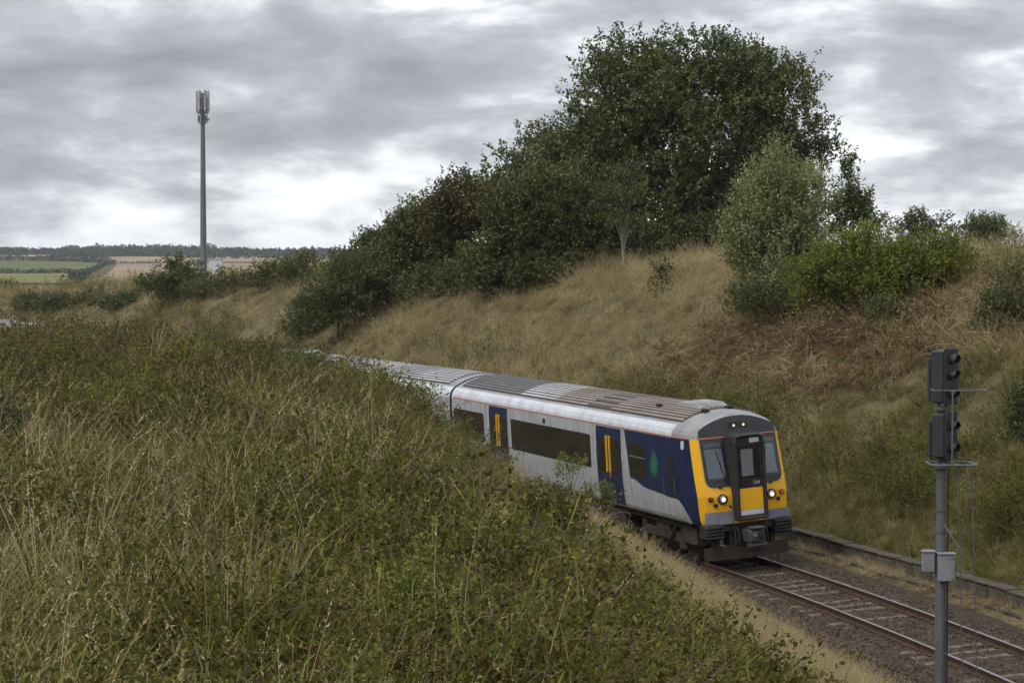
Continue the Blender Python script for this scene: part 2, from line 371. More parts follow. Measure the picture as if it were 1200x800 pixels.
# ------------------------------------------------------------------ track
def loft(profile, a0, a1, step, canted=True, closed=True):
    rows = []
    for a in np.arange(a0, a1 + 1e-6, step):
        if canted: rows.append([track_pt(a, t, z) for t, z in profile])
        else:
            rows.append([(*map(float, at_track(a, t)), z) for t, z in profile])
    return rows
bed = MB().grid(loft([(-3.35, -.50), (-2.5, -.40), (-1.75, -.165), (1.75, -.165), (2.25, -.25), (2.8, -.42)], -45, 130, 1.0)).build('track_bed', 'ballast', smooth=True)
structure(bed)
prof = [(-.075, -.155), (.075, -.155), (.075, -.143), (.012, -.125), (.012, -.045), (.036, -.035), (.036, -.004), (.028, 0), (-.028, 0), (-.036, -.004), (-.036, -.035), (-.012, -.045), (-.012, -.125), (-.075, -.143)]
for t0 in (-.752, .752):
    m = MB(); rows = loft([(t + t0, z) for t, z in prof], -45, 125, .8); nc = len(prof)
    for k in range(nc):
        m.grid([[r[k], r[(k + 1) % nc]] for r in rows], 1 if k in (6, 7, 8) else 0)
    m.build('rail', ['rail_side', 'rail_top'], bed)
def build_sleepers():
    m = MB(); m.box((0, 0, 0), (.26, 2.5, .16), bev=.018)
    for t0 in (-.752, .752):
        for s in (-1, 1): m.box((0, t0 + s * .115, .085), (.13, .07, .05), mi=1)
    src = m.build('sleeper', ['sleeper', 'rail_side'], bed)
    first = True
    for k, a in enumerate(np.arange(-16, 17.5, .66)):
        o = src if first else src.copy()
        if not first: COL.objects.link(o)
        first = False
        p = track_pt(a + random.uniform(-.02, .02), random.uniform(-.02, .02), -.240 + random.uniform(-.010, .006)); h = float(centre(a)[2])
        o.location = p; o.rotation_euler = (CANT, 0, h - math.pi / 2 + random.uniform(-.012, .012))
build_sleepers()
def build_trough():
    root = empty('cable_trough_wall', (*map(float, at_track(10, 3.5)), 0)); bpy.context.view_layer.update()
    tag(root, 'low weathered concrete trough wall running along the foot of the right bank', 'wall')
    inv = Matrix.Translation(root.location).inverted()
    L = 1.0; srcs = []
    for v in range(4):
        m = MB(); m.box((0, 0, .0), (L - .014, .32, .52), bev=.022)
        m2 = MB(); m2.box((0, 0, 0), (L - .02 - .01 * v, .40, .06), bev=.015); srcs.append((m, m2))
    meshes = {}
    for k, a in enumerate(np.arange(-12, 42, L)):
        v = k % 4
        x, y, h = centre(a); x, y = at_track(a, 3.48)
        rot = (random.uniform(-.02, .02), random.uniform(-.012, .012), float(h) - math.pi / 2 + random.uniform(-.012, .012))
        dz = random.uniform(-.02, .02)
        for q, (nm, mat, z) in enumerate((('concrete_block', 'concrete', -.01), ('lid_slab', ['concrete', 'concrete_moss'][v % 2], .285))):
            loc = inv @ Vector((float(x) + random.uniform(-.012, .012), float(y), z + dz))
            if (v, q) not in meshes:
                o = srcs[v][q].build(nm, mat, root); meshes[(v, q)] = o.data
            else: o = link(nm, meshes[(v, q)], root)
            o.location = loc; o.rotation_euler = rot
build_trough()
m = MB(); pts = [(*map(float, at_track(a, 2.72 + .05 * math.sin(a * .9) + .03 * math.sin(a * 2.3))), -.03 + .025 * math.sin(a * 1.3)) for a in np.arange(-20, 40, .5)]
m.tube(pts, .055, 7)
tag(m.build('lineside_cable', 'cable', smooth=True), 'thick dark cable lying on the ground between rail and concrete trough wall', 'cable')

# ------------------------------------------------------------------ train
PROF = [(1.30, 1.16), (1.345, 1.28), (1.375, 1.55), (1.395, 1.9), (1.40, 2.3), (1.395, 2.7), (1.385, 3.1), (1.37, 3.40), (1.345, 3.50), (1.28, 3.62), (1.17, 3.72), (1.0, 3.81), (.75, 3.91), (.45, 3.985), (.2, 4.02)]
def halfw(z): return float(np.interp(z, [p[1] for p in PROF], [p[0] for p in PROF]))
def roofz(w): return float(np.interp(abs(w), [p[0] for p in PROF[::-1] if p[1] >= 3.4], [p[1] for p in PROF[::-1] if p[1] >= 3.4]))
def rk(z): return .24 * max(0, z - 1.9)
NOSE = 1.5
def taper(x): return 1 - .035 * max(0, min(1, (x + NOSE) / 1.0)) ** 2
def side_y(x, z, s, off): return s * (halfw(z) * taper(x) + off)
def plate(poly, off, s, thick=.03):
    """panel with thickness standing 'off' metres proud of the body side; poly in (x, z)"""
    n = len(poly); vo = [(x, side_y(x, z, s, off), z) for x, z in poly]; vi = [(x, side_y(x, z, s, off - thick), z) for x, z in poly]
    fs = [tuple(range(n)) if s < 0 else tuple(range(n - 1, -1, -1))]
    fs += [(i, i + n, (i + 1) % n + n, (i + 1) % n) if s < 0 else (i, (i + 1) % n, (i + 1) % n + n, i + n) for i in range(n)]
    return MB().add(vo + vi, fs)
def rrect(x0, x1, z0, z1, r=.09, n=4):
    pts = []
    for cx, cz, a0 in ((x1 - r, z1 - r, 0), (x0 + r, z1 - r, 90), (x0 + r, z0 + r, 180), (x1 - r, z0 + r, 270)):
        pts += [(cx + r * math.cos(math.radians(a0 + 90 * k / n)), cz + r * math.sin(math.radians(a0 + 90 * k / n))) for k in range(n + 1)]
    return pts
def side_strip(x0, x1, zlo, zhi, off, s, nx=30, nz=6):
    rows = []
    for i in range(nx + 1):
        x = x0 + (x1 - x0) * i / nx; a, b = zlo(x), zhi(x)
        rows.append([(x, side_y(x, a + (b - a) * j / nz, s, off), a + (b - a) * j / nz) for j in range(nz + 1)])
    return rows
def ring(x, k=1.0, drop=0.0, rake=0.0):
    half = [(w * k, z - (drop * max(0, z - 3.3) / .7)) for w, z in PROF]
    pts = [(-w, z) for w, z in half] + [(0, half[-1][1] + .008)] + [(w, z) for w, z in half[::-1]]
    return [(x - (rk(z) if rake else 0) * rake, y, z) for y, z in pts]
def xface(y, z): return .09 * (1 - (y / 1.22) ** 2) - rk(z)
LCAR = 20.15
def roof_panel(x0, x1, mats, parent):
    """ribbed roof sheeting between two stations"""
    m = MB(); W = 1.10; n = 17; pts = []
    for i in range(n):
        a = -W + 2 * W * i / n; b = a + 2 * W / n; g = .32 * (b - a)
        pts += [(a + g * .5, .016), (a + g * .62, .058), (b - g * .62, .058), (b - g * .5, .016)]
    c = [(w, roofz(w) + o) for w, o in pts]; rows = [[(x, w, z) for w, z in c] for x in (x1, x0)]
    for k in range(len(c) - 1):
        groove = (k % 4) in (0, 2, 3)
        m.grid([[rows[0][k], rows[0][k + 1]], [rows[1][k], rows[1][k + 1]]], 1 if groove else 0)
    for x, fl in ((x0, 0), (x1, 1)):
        base = [(x, w, roofz(w) - .03) for w, z in c]; topr = [(x, w, z) for w, z in c]
        m.grid([base, topr] if fl else [topr, base], 0)
    return m.build('roof_panel', mats, parent)
def bogie(parent, x):
    b = MB()
    for s in (-1, 1):
        b.box((x, s * 1.02, .62), (2.7, .16, .24), bev=.03); b.box((x, s * 1.02, .82), (.9, .18, .26), bev=.03)
        for dx in (-1.3, 1.3):
            b.box((x + dx, s * 1.03, .50), (.36, .22, .34), bev=.04); b.tube([(x + dx, s * 1.03, .68), (x + dx, s * 1.03, .9)], .12, 8)
        b.tube([(x + .6, s * 1.15, .55), (x + 1.0, s * 1.15, .95)], .05, 6)
    b.box((x, 0, .7), (.6, 2.0, .22))
    bo = b.build('bogie', 'underframe', parent)
    for dx in (-1.3, 1.3):
        for s in (-1, 1):
            w = MB(); y = s * .75
            w.tube([(x + dx, y - .07, .42), (x + dx, y + .065, .42)], .42, 20); w.tube([(x + dx, y - s * .07 - .015, .42), (x + dx, y - s * .07 + .015, .42)], .45, 20)
            w.build('wheel', 'steel', bo, smooth=True)
def door_pair(parent, x0, x1, s):
    xm = (x0 + x1) / 2; z0, z1 = 1.22, 3.36
    for k, (a, b) in enumerate(((x0, xm - .012), (xm + .012, x1))):
        rows = side_strip(a, b, lambda x: z0, lambda x: z1, .012, s, 2, 12)
        m = MB().grid(rows if s > 0 else rows[::-1]); 
        d = m.build('door', 'navy', parent, smooth=True)
        plate(rrect(a + .14, b - .10, 2.06, 3.04, .07) if k == 0 else rrect(a + .10, b - .14, 2.06, 3.04, .07), .020, s, .012).build('door_window', 'saloon_glass', d)
        e0 = b - .135 if k == 0 else a + .065
        plate(rrect(e0, e0 + .07, 2.08, 3.12, .02, 2), .045, s, .04).build('door_edge_strip', 'yellow', d)
        if k == 1: plate(rrect(a + .02, a + .13, 1.93, 2.05, .03, 2), .04, s, .03).build('door_button', 'orange', d)
    for a in (x0 - .10, x1 + .04):
        plate(rrect(a, a + .06, 2.45, 2.78, .02, 2), .018, s, .015).build('door_lamp', 'pale_plate', parent)
def build_car(cab):
    root = empty('train_carriage'); P = root
    xs = [-LCAR] + list(np.linspace(-LCAR + .25, -NOSE if cab else -.25, 9)) + ([] if cab else [0])
    rows = [ring(x, .985 if x in (-LCAR, 0) else 1.0) for x in xs]
    if cab: rows += [ring(-1.05, .995), ring(-.62, .978, .02, .6), ring(-.34, .95, .055, .95), ring(-.20, .925, .09, 1.0)]
    nc = len(rows[0]); body = MB()
    for k in range(nc - 1):
        z = max(rows[0][k][2], rows[0][k + 1][2]); mi = 0 if z <= 3.41 else (1 if z <= 3.73 else 2)
        nmain = len(xs)
        body.grid([[r[k], r[k + 1]] for r in rows[:nmain]], mi)
        if cab: body.grid([[r[k], r[k + 1]] for r in rows[nmain - 1:]], 3 if z <= 3.41 else 2)
    body.grid([[r[-1], r[0]] for r in rows], 4)                              # floor
    o = len(body.v); body.add(rows[0], [tuple(range(nc))], 4)
    if not cab: body.add(rows[-1], [tuple(range(nc - 1, -1, -1))], 4)
    body.build('body', ['body_grey', 'body_white', 'roof_edge', 'navy', 'underframe'], P, smooth=True)
    xr = -1.35 if cab else -.6
    segs = [(-LCAR + .5, -13.9, 'roof_dark'), (-13.88, -10.9, 'roof_pale'), (-10.88, -8.2, 'roof_brown'), (-8.18, -6.4, 'roof_dark' if not cab else 'roof_brown'), (-6.38, xr, 'roof_brown')]
    if not cab: segs = [(-LCAR + .5, -15.2, 'roof_pale'), (-15.18, -11.5, 'roof_grey'), (-11.48, -6.9, 'roof_pale'), (-6.88, -3.9, 'roof_grey'), (-3.88, xr, 'roof_pale')]
    for a, b, mt in segs: roof_panel(a, b, [mt, 'groove'], P)
    if cab:                                                                   # open louvre bay in the roof
        lv = MB()
        for i in range(9): 
            w = -1.0 + i * .25; lv.box((-7.3, w, roofz(w) + .05), (1.7, .13, .03), Matrix.Rotation(-w * .35, 3, 'X'))
        lv.build('roof_louvre', 'groove', P)
    for cx in ((-2.35,) if cab else (-LCAR + 1.1,)):
        pod = MB(); pod.add([(cx - .85, -.42, 3.95), (cx + .85, -.42, 3.95), (cx + .85, .50, 3.95), (cx - .85, .50, 3.95), (cx - .80, -.36, 4.15), (cx + .35, -.36, 4.15), (cx + .35, .44, 4.15), (cx - .80, .44, 4.15)],
            [(3, 2, 1, 0), (4, 5, 6, 7), (0, 1, 5, 4), (1, 2, 6, 5), (2, 3, 7, 6), (3, 0, 4, 7)]).build('roof_pod', 'roof_grey' if cab else 'roof_pale', P)
    if cab:
        for c_, d_ in (((-1.25, -.45, 4.03), (.30, .14, .10)), ((-1.35, .3, 4.07), (.22, .2, .06)), ((-3.9, -.62, 4.03), (.3, .1, .08))): MB().box(c_, d_, bev=.02).build('roof_aerial', 'rubber', P)
    for s in (-1, 1):
        xe = -.55 if cab else -.28
        r = side_strip(-LCAR + .28, xe, lambda x: 3.392, lambda x: 3.424, .005, s, 40, 1); MB().grid(r if s > 0 else r[::-1]).build('stripe', 'orange', P)
        xg = -.9 if cab else -.3
        r = side_strip(-LCAR + .3, xg, lambda x: 1.165, lambda x: 1.215 + .012 * math.sin(x * 3.1) + .008 * math.sin(x * 9.7), .0085, s, 120, 1); MB().grid(r if s > 0 else r[::-1]).build('sole_bar', 'sole_grime', P)
        for xq in ((-4.86, -7.12, -14.30, -16.5) if cab else (-4.68, -6.78, -13.38, -15.48)):
            plate([(xq - .006, 1.24), (xq + .006, 1.24), (xq + .006, 3.37), (xq - .006, 3.37)], .0075, s, .006).build('panel_seam', 'frame_grey', P)
        def panes(x0, x1, n, z0=2.13, z1=3.02):
            w = (x1 - x0) / n
            plate(rrect(x0 - .03, x1 + .03, z0 - .035, z1 + .035, .12 if n == 1 else .08), .008, s, .012).build('window_seal', 'rubber', P)
            for i in range(n): plate(rrect(x0 + i * w + .012, x0 + (i + 1) * w - .012, z0, z1, .10 if n == 1 else .05), .012, s, .02).build('window', 'saloon_glass', P)
        if cab:
            door_pair(P, -6.85, -5.0, s); door_pair(P, -16.2, -14.45, s)
            panes(-14.1, -7.35, 3); panes(-19.85, -16.8, 1); panes(-4.40, -3.28, 1)
            plate(rrect(-4.38, -3.30, 2.66, 2.69, .012, 1), .02, s, .01).build('window_bar', 'frame_grey', P)
            zl = lambda x: float(np.interp(x, [-4.72, -4.55, -4.44, -4.40, -4.1, -3.85, -3.6, -3.2, -2.2, -1.5, -1.2, -.85, -.5], [3.33, 2.7, 2.10, 2.06, 2.04, 1.97, 1.90, 1.86, 1.81, 1.79, 1.76, 1.60, 1.42]))
            r = side_strip(-4.72, -1.0, zl, lambda x: 3.38, .006, s, 90, 10); MB().grid(r if s > 0 else r[::-1]).build('livery_panel', 'navy', P, smooth=True)
            # lower grey sweep over the navy nose
            r = side_strip(-1.52, -.62, lambda x: 1.17, lambda x: float(np.interp(x, [-1.52, -1.2, -.95, -.62], [1.795, 1.76, 1.58, 1.24])), .0065, s, 30, 5); MB().grid(r if s > 0 else r[::-1]).build('livery_panel', 'body_grey', P, smooth=True)
            # emblem: leaf-shaped drop
            def drop(k, dz=0):
                pts = []
                for i in range(25):
                    th = 2 * math.pi * (i + .25) / 25 ; w = .29 * k * math.cos(th); z = .30 * k * math.sin(th)
                    if math.sin(th) > .85: z += .10 * k * ((math.sin(th) - .85) / .15) ** 2
                    pts.append((-2.68 + w, 2.56 + z + dz))
                return pts
            e = plate(drop(1), .014, s, .01).build('emblem', 'emblem_teal', P); plate(drop(.72, -.01), .018, s, .006).build('emblem_core', 'emblem_green', e)
            plate(rrect(-1.72, -1.42, 2.05, 2.99, .08), .016, s, .012).build('cab_door_window', 'saloon_glass', P)
            fr = MB()
            for x in (-2.14, -1.20):
                fr2 = plate([(x - .010, 1.25), (x + .010, 1.25), (x + .010, 3.32), (x - .010, 3.32)], .009, s, .008); fr.add(fr2.v, fr2.f)
            fr2 = plate([(-2.14, 1.82), (-1.2, 1.78), (-1.2, 1.76), (-2.14, 1.80)], .012, s, .008); fr.add(fr2.v, fr2.f)
            fr.build('cab_door_seal', 'rubber', P)
            for x in (-2.02, -1.30): MB().tube([(x, side_y(x, 1.9, s, .05), 1.9), (x, side_y(x, 2.35, s, .05), 2.35)], .016, 6).build('cab_handrail', 'steel', P)
            plate(rrect(-.86, -.72, 3.12, 3.34, .02, 2), .03, s, .03).build('side_lamp', 'pale_plate', P)
            plate(rrect(-11.2, -11.0, 3.12, 3.26, .02, 2), .014, s, .01).build('vent', 'rubber', P)
        else:
            door_pair(P, -6.6, -4.85, s); door_pair(P, -15.3, -13.55, s); panes(-13.2, -6.95, 3); panes(-19.6, -15.65, 2); panes(-4.5, -.55, 2)
    for cx in (-3.05, -LCAR + 3.0): bogie(P, cx)
    un = MB(); un.box((-LCAR / 2, 0, 1.05), (LCAR - 2.0, 2.3, .18)); 
    for x, w, d in ((-6.2, 1.5, .5), (-8.1, 1.9, .62), (-10.2, 1.6, .45), (-12.0, 1.5, .6), (-13.6, 1.2, .5)): un.box((x, 0, 1.0 - d / 2), (w, 2.45, d), bev=.04)
    for s in (-1, 1):
        un.tube([(-5.0, s * 1.2, .95), (-15, s * 1.2, .95)], .04, 6); un.box((-1.25, s * .95, .78), (.9, .4, .5), bev=.04)
    un.build('underframe', 'underframe', P)
    gb = MB(); gb.box((-LCAR - .16, 0, 2.35), (.34, 1.5, 2.3), bev=.06); gb.box((-LCAR - .1, 0, .95), (.5, .35, .3)); gb.build('gangway_bellows', 'rubber', P)
    if not cab: gb = MB(); gb.box((.08, 0, 2.35), (.2, 1.5, 2.3), bev=.05); gb.build('gangway_bellows', 'rubber', P)
    if cab: build_front(P)
    return root
def face(poly, off, thick=.02, xf=xface):
    """panel standing proud of the cab front; poly in (y, z)"""
    n = len(poly); vo = [(xf(y, z) + off, y, z) for y, z in poly]; vi = [(xf(y, z) + off - thick, y, z) for y, z in poly]
    return MB().add(vo + vi, [tuple(range(n))] + [(i, i + n, (i + 1) % n + n, (i + 1) % n) for i in range(n)])
def build_front(P):
    # yellow front shell, closing the nose ring
    rg = ring(-.20, .925, .09, 1.0); mz = [p for p in rg if p[1] < 0]; rows = []
    for p in mz:
        w = -p[1]; rows.append([(xface(y, p[2]) if abs(y) < w * .985 else p[0] + .02, y, p[2]) for y in np.linspace(-w, w, 21)])
        rows[-1][0] = p; rows[-1][-1] = (p[0], w, p[2])
    rows.append([(rows[-1][0][0] + .12, y, rg[len(mz)][2]) for y in np.linspace(-.05, .05, 21)])
    sh = MB()
    for k in range(len(rows) - 1): sh.grid(rows[k:k + 2], 0 if rows[k + 1][0][2] < 3.46 else 1)
    sh.build('cab_front', ['yellow', 'roof_edge'], P, smooth=True)
    def cols(ylist, zlo, zhi, off, nz=10):
        return [[(xface(y, zlo(y) + (zhi(y) - zlo(y)) * j / nz) + off, y, zlo(y) + (zhi(y) - zlo(y)) * j / nz) for j in range(nz + 1)] for y in ylist]
    top = lambda y: roofz(abs(y) / .925) - .105
    # dark windscreen surround with rounded lower corners and an arched top
    zlo = lambda y: 2.14 + (0 if abs(y) < .90 else .20 * (1 - math.sqrt(max(0, 1 - ((abs(y) - .90) / .20) ** 2))))
    ys = np.concatenate([np.linspace(-1.099, -.90, 9), np.linspace(-.85, .85, 17), np.linspace(.90, 1.099, 9)])
    ysf = [float(v) for v in ys]
    ctop = lambda y: min(top(y), 3.46 + 3.0 * (1.099 - abs(y)) + .1)
    MB().grid(cols(ysf, zlo, ctop, .022, 14)).build('windscreen_surround', 'black', P, smooth=True)
    MB().grid(cols([float(v) for v in np.linspace(-1.10, 1.10, 23)], lambda y: 3.385, lambda y: 3.42, .028, 1)).build('stripe', 'orange', P)
    for s in (-1, 1):
        y0, y1 = (-1.04, -.47) if s < 0 else (.47, 1.04)
        bl = MB(); bp = rrect(y0 + .03, y1 - .06, 2.36, 3.12, .04); n = len(bp)
        b = face(bp, .030, .004).build('screen_backing', 'pale_backing', P)  # pale grey sheet set just behind the windscreen glass
        face(rrect(y0 + .03, y1 - .03, 3.16, 3.26, .02), .030, .004).build('destination_blind', 'frame_grey', P)
        face(rrect(y0, y1, 2.30, 3.30, .07), .046, .004).build('windscreen', 'screen_glass', P)
        w = MB(); zz = 2.30
        w.tube([(xface(s * .55, 2.25) + .07, s * .55, 2.22), (xface(s * .62, 2.75) + .065, s * .66, 2.78)], .012, 5); w.tube([(xface(s * .66, 2.6) + .06, s * .60, 2.5), (xface(s * .72, 3.0) + .06, s * .72, 3.05)], .010, 5)
        w.build('wiper', 'rubber', P)
        # lamps
        def lamp(y, z, r, mat, nm, rim):
            R = MB(); x = xface(y, z)
            R.tube([(x - .05, y, z), (x + .035, y, z), (x + .045, y, z)], [r * 1.22, r * 1.22, r * 1.12], 20)
            h = R.build(nm, rim, P, smooth=True)
            l = MB(); l.tube([(x + .03, y, z), (x + .052, y, z), (x + .064, y, z)], [r, r * .94, r * .6], 18); l.build('lens', mat, h, smooth=True)
            return h
        h = lamp(s * .70, 1.82, .112, 'chrome', 'headlight', 'rubber')
        x = xface(.7, 1.82); MB().tube([(x + .06, s * .70, 1.82), (x + .068, s * .70, 1.82)], .062, 14).build('bulb', 'headlamp', h, smooth=True)
        lamp(s * 1.02, 1.84, .055, 'red_lens' if s < 0 else 'orange_lens', 'tail_light', 'rubber'); lamp(s * .90, 1.68, .045, 'lens_black', 'marker_light', 'rubber')
        lamp(s * .14 + .05, 3.67, .035, 'marker', 'top_marker_light', 'black')
        # grey valance under the yellow, corner skirt
        MB().grid(cols([float(v) for v in np.linspace(.43 * s, 1.215 * s, 9)][::s], lambda y: 1.17, lambda y: 1.50 if s < 0 else 1.42, .020, 4)).build('valance', 'valance', P)
        c = MB(); c.box((-.12, s * .98, .98), (.5, .52, .42), bev=.06)
        for k in range(4): c.box((.06, s * .98, .84 + .085 * k), (.20, .50, .045), bev=.015)
        c.build('corner_skirt', 'rubber', P)
        MB().box((xface(.8, 2.12) + .03, s * .72, 2.13), (.05, .10, .04)).build('bracket', 'rubber', P); MB().box((xface(.5, 1.6) + .02, s * .50, 1.62), (.03, .06, .05)).build('bracket', 'rubber', P)
    hs = MB(); hs.grid(cols([float(v) for v in np.linspace(-.24, .30, 5)], lambda y: 3.60, lambda y: 3.75, .030, 2)); hs.build('marker_panel', 'rubber', P)
    # gangway housing with its door
    gx = .34; g = MB()
    g.box((.06, 0, 2.36), (.58, .86, 2.22), bev=.05); G = g.build('gangway_housing', 'rubber', P)
    fx = lambda y, z: gx
    fr = MB()
    for s in (-1, 1): fr.tube([(gx + .03, s * .40, 1.30), (gx + .03, s * .40, 3.30), (gx + .02, s * .36, 3.42), (gx + .02, s * .25, 3.455)], .045, 8)
    fr.tube([(gx + .02, -.26, 3.455), (gx + .02, .26, 3.455)], .045, 8); fr.tube([(gx + .03, -.42, 1.30), (gx + .03, .42, 1.30)], .04, 8)
    fr.build('gangway_frame', 'black', G, smooth=True)
    face(rrect(-.30, .30, 2.34, 3.20, .05), .012, .02, fx).build('gangway_window', 'saloon_glass', G)
    face(rrect(-.245, .10, 2.40, 3.10, .03), .015, .002, fx).build('gangway_blind', 'frame_grey', G)
    face(rrect(-.33, .33, 1.52, 2.08, .02), .012, .02, fx).build('gangway_panel', 'yellow', G)
    face(rrect(-.33, .33, 1.38, 1.515, .02), .012, .02, fx).build('gangway_tread', 'pale_plate', G)
    face(rrect(.02, .30, 3.26, 3.38, .02), .012, .02, fx).build('unit_plate', 'pale_plate', G)
    for k in range(5): pass
    tx = bpy.data.curves.new('unit_number', 'FONT'); tx.body = '124'; tx.size = .13; tx.align_x = 'CENTER'; tx.extrude = .002
    to = bpy.data.objects.new('unit_number_curve', tx); COL.objects.link(to); bpy.context.view_layer.update()
    me = bpy.data.meshes.new_from_object(to.evaluated_get(bpy.context.evaluated_depsgraph_get())); bpy.data.objects.remove(to)
    me.materials.clear(); me.materials.append(MATS['pale_plate']); me.transform(Matrix(((0, 0, 1, gx + .012), (1, 0, 0, .16), (0, 1, 0, 2.17), (0, 0, 0, 1))))
    link('unit_number', me, G)
    # coupler, buffer beam, plough
    c = MB(); c.box((.30, 0, .84), (.55, .46, .40), bev=.06); c.box((.60, -.10, .84), (.10, .22, .26), bev=.03); c.tube([(.56, .13, .86), (.63, .13, .86)], [.10, .085], 14)
    c.tube([(.5, -.26, .60), (.5, .26, .60)], .075, 10); c.box((.46, 0, 1.06), (.4, .40, .06), bev=.02)
    C = c.build('coupler', 'coupler', P)
    MB().tube([(.62, .13, .86), (.645, .13, .86)], .068, 14).build('coupler_socket', 'rubber', C)
    MB().tube([(.64, -.10, .86), (.70, -.10, .86)], [.06, .03], 10).build('coupler_cone', 'steel', C)
    for s in (-1, 1):
        for dy in (.34, .44):
            MB().tube([(.02, s * dy, 1.10), (.20, s * (dy + .01), .92), (.22, s * (dy + .02), .66), (.10, s * (dy + .03), .52)], .022, 7).build('brake_hose', 'rubber', P, smooth=True)
    b = MB(); b.box((-.25, 0, 1.06), (.5, 2.3, .22), bev=.03); b.box((-.3, 0, .8), (.4, 1.0, .5)); b.build('buffer_beam', 'underframe', P)
    d = MB(); d.add([(.10, 0, .22), (-.15, -1.22, .22), (-.15, -1.22, .56), (.06, 0, .56), (-.15, 1.22, .22), (-.15, 1.22, .56)], [(0, 3, 2, 1), (0, 4, 5, 3)]); d.box((-.35, -.8, .6), (.3, .12, .5)); d.box((-.35, .8, .6), (.3, .12, .5)); d.build('deflector', 'underframe', P)
SF = 15.2; PITCHCAR = 20.45
lead = build_car(True); mid = build_car(False)
CARL = ['leading train carriage with yellow cab front, navy cab sides and grey body', 'second train carriage, white roof, directly behind the leading carriage and half hidden by brambles',
        'third train carriage, only its dark brown roof glimpsed over the brambles', 'fourth train carriage, pale roof showing over the grass at left', 'fifth train carriage, farthest roof visible at the left edge']
for k, lab in enumerate(CARL):
    o = lead if k == 0 else (mid if k == 1 else copy_tree(mid))
    a0 = SF + k * PITCHCAR; x0, y0, _ = centre(a0); x1, y1, _ = centre(a0 + LCAR); h = math.atan2(-(x1 - x0), y1 - y0)
    o.location = (float(x0), float(y0), 0); o.rotation_euler = (CANT, 0, h - math.pi / 2)
    tag(o, lab, 'train', 'carriages of the passenger train')
    if k >= 2:                                                        # dirtier roofs farther back in the train
        for ch in o.children:
            if ch.name.startswith(('roof_panel', 'body', 'roof_pod')):
                for sl in ch.material_slots:
                    nm = {'roof_pale': ('roof_brown', 'roof_grey')[k > 2], 'roof_grey': ('roof_dark', 'roof_grey')[k > 2], 'body_white': ('cove_brown', 'cove_dull')[k > 2], 'roof_edge': ('cove_brown', 'cove_dull')[k > 2]}.get(sl.material.name)
                    if nm: sl.link = 'OBJECT'; sl.material = MATS[nm]

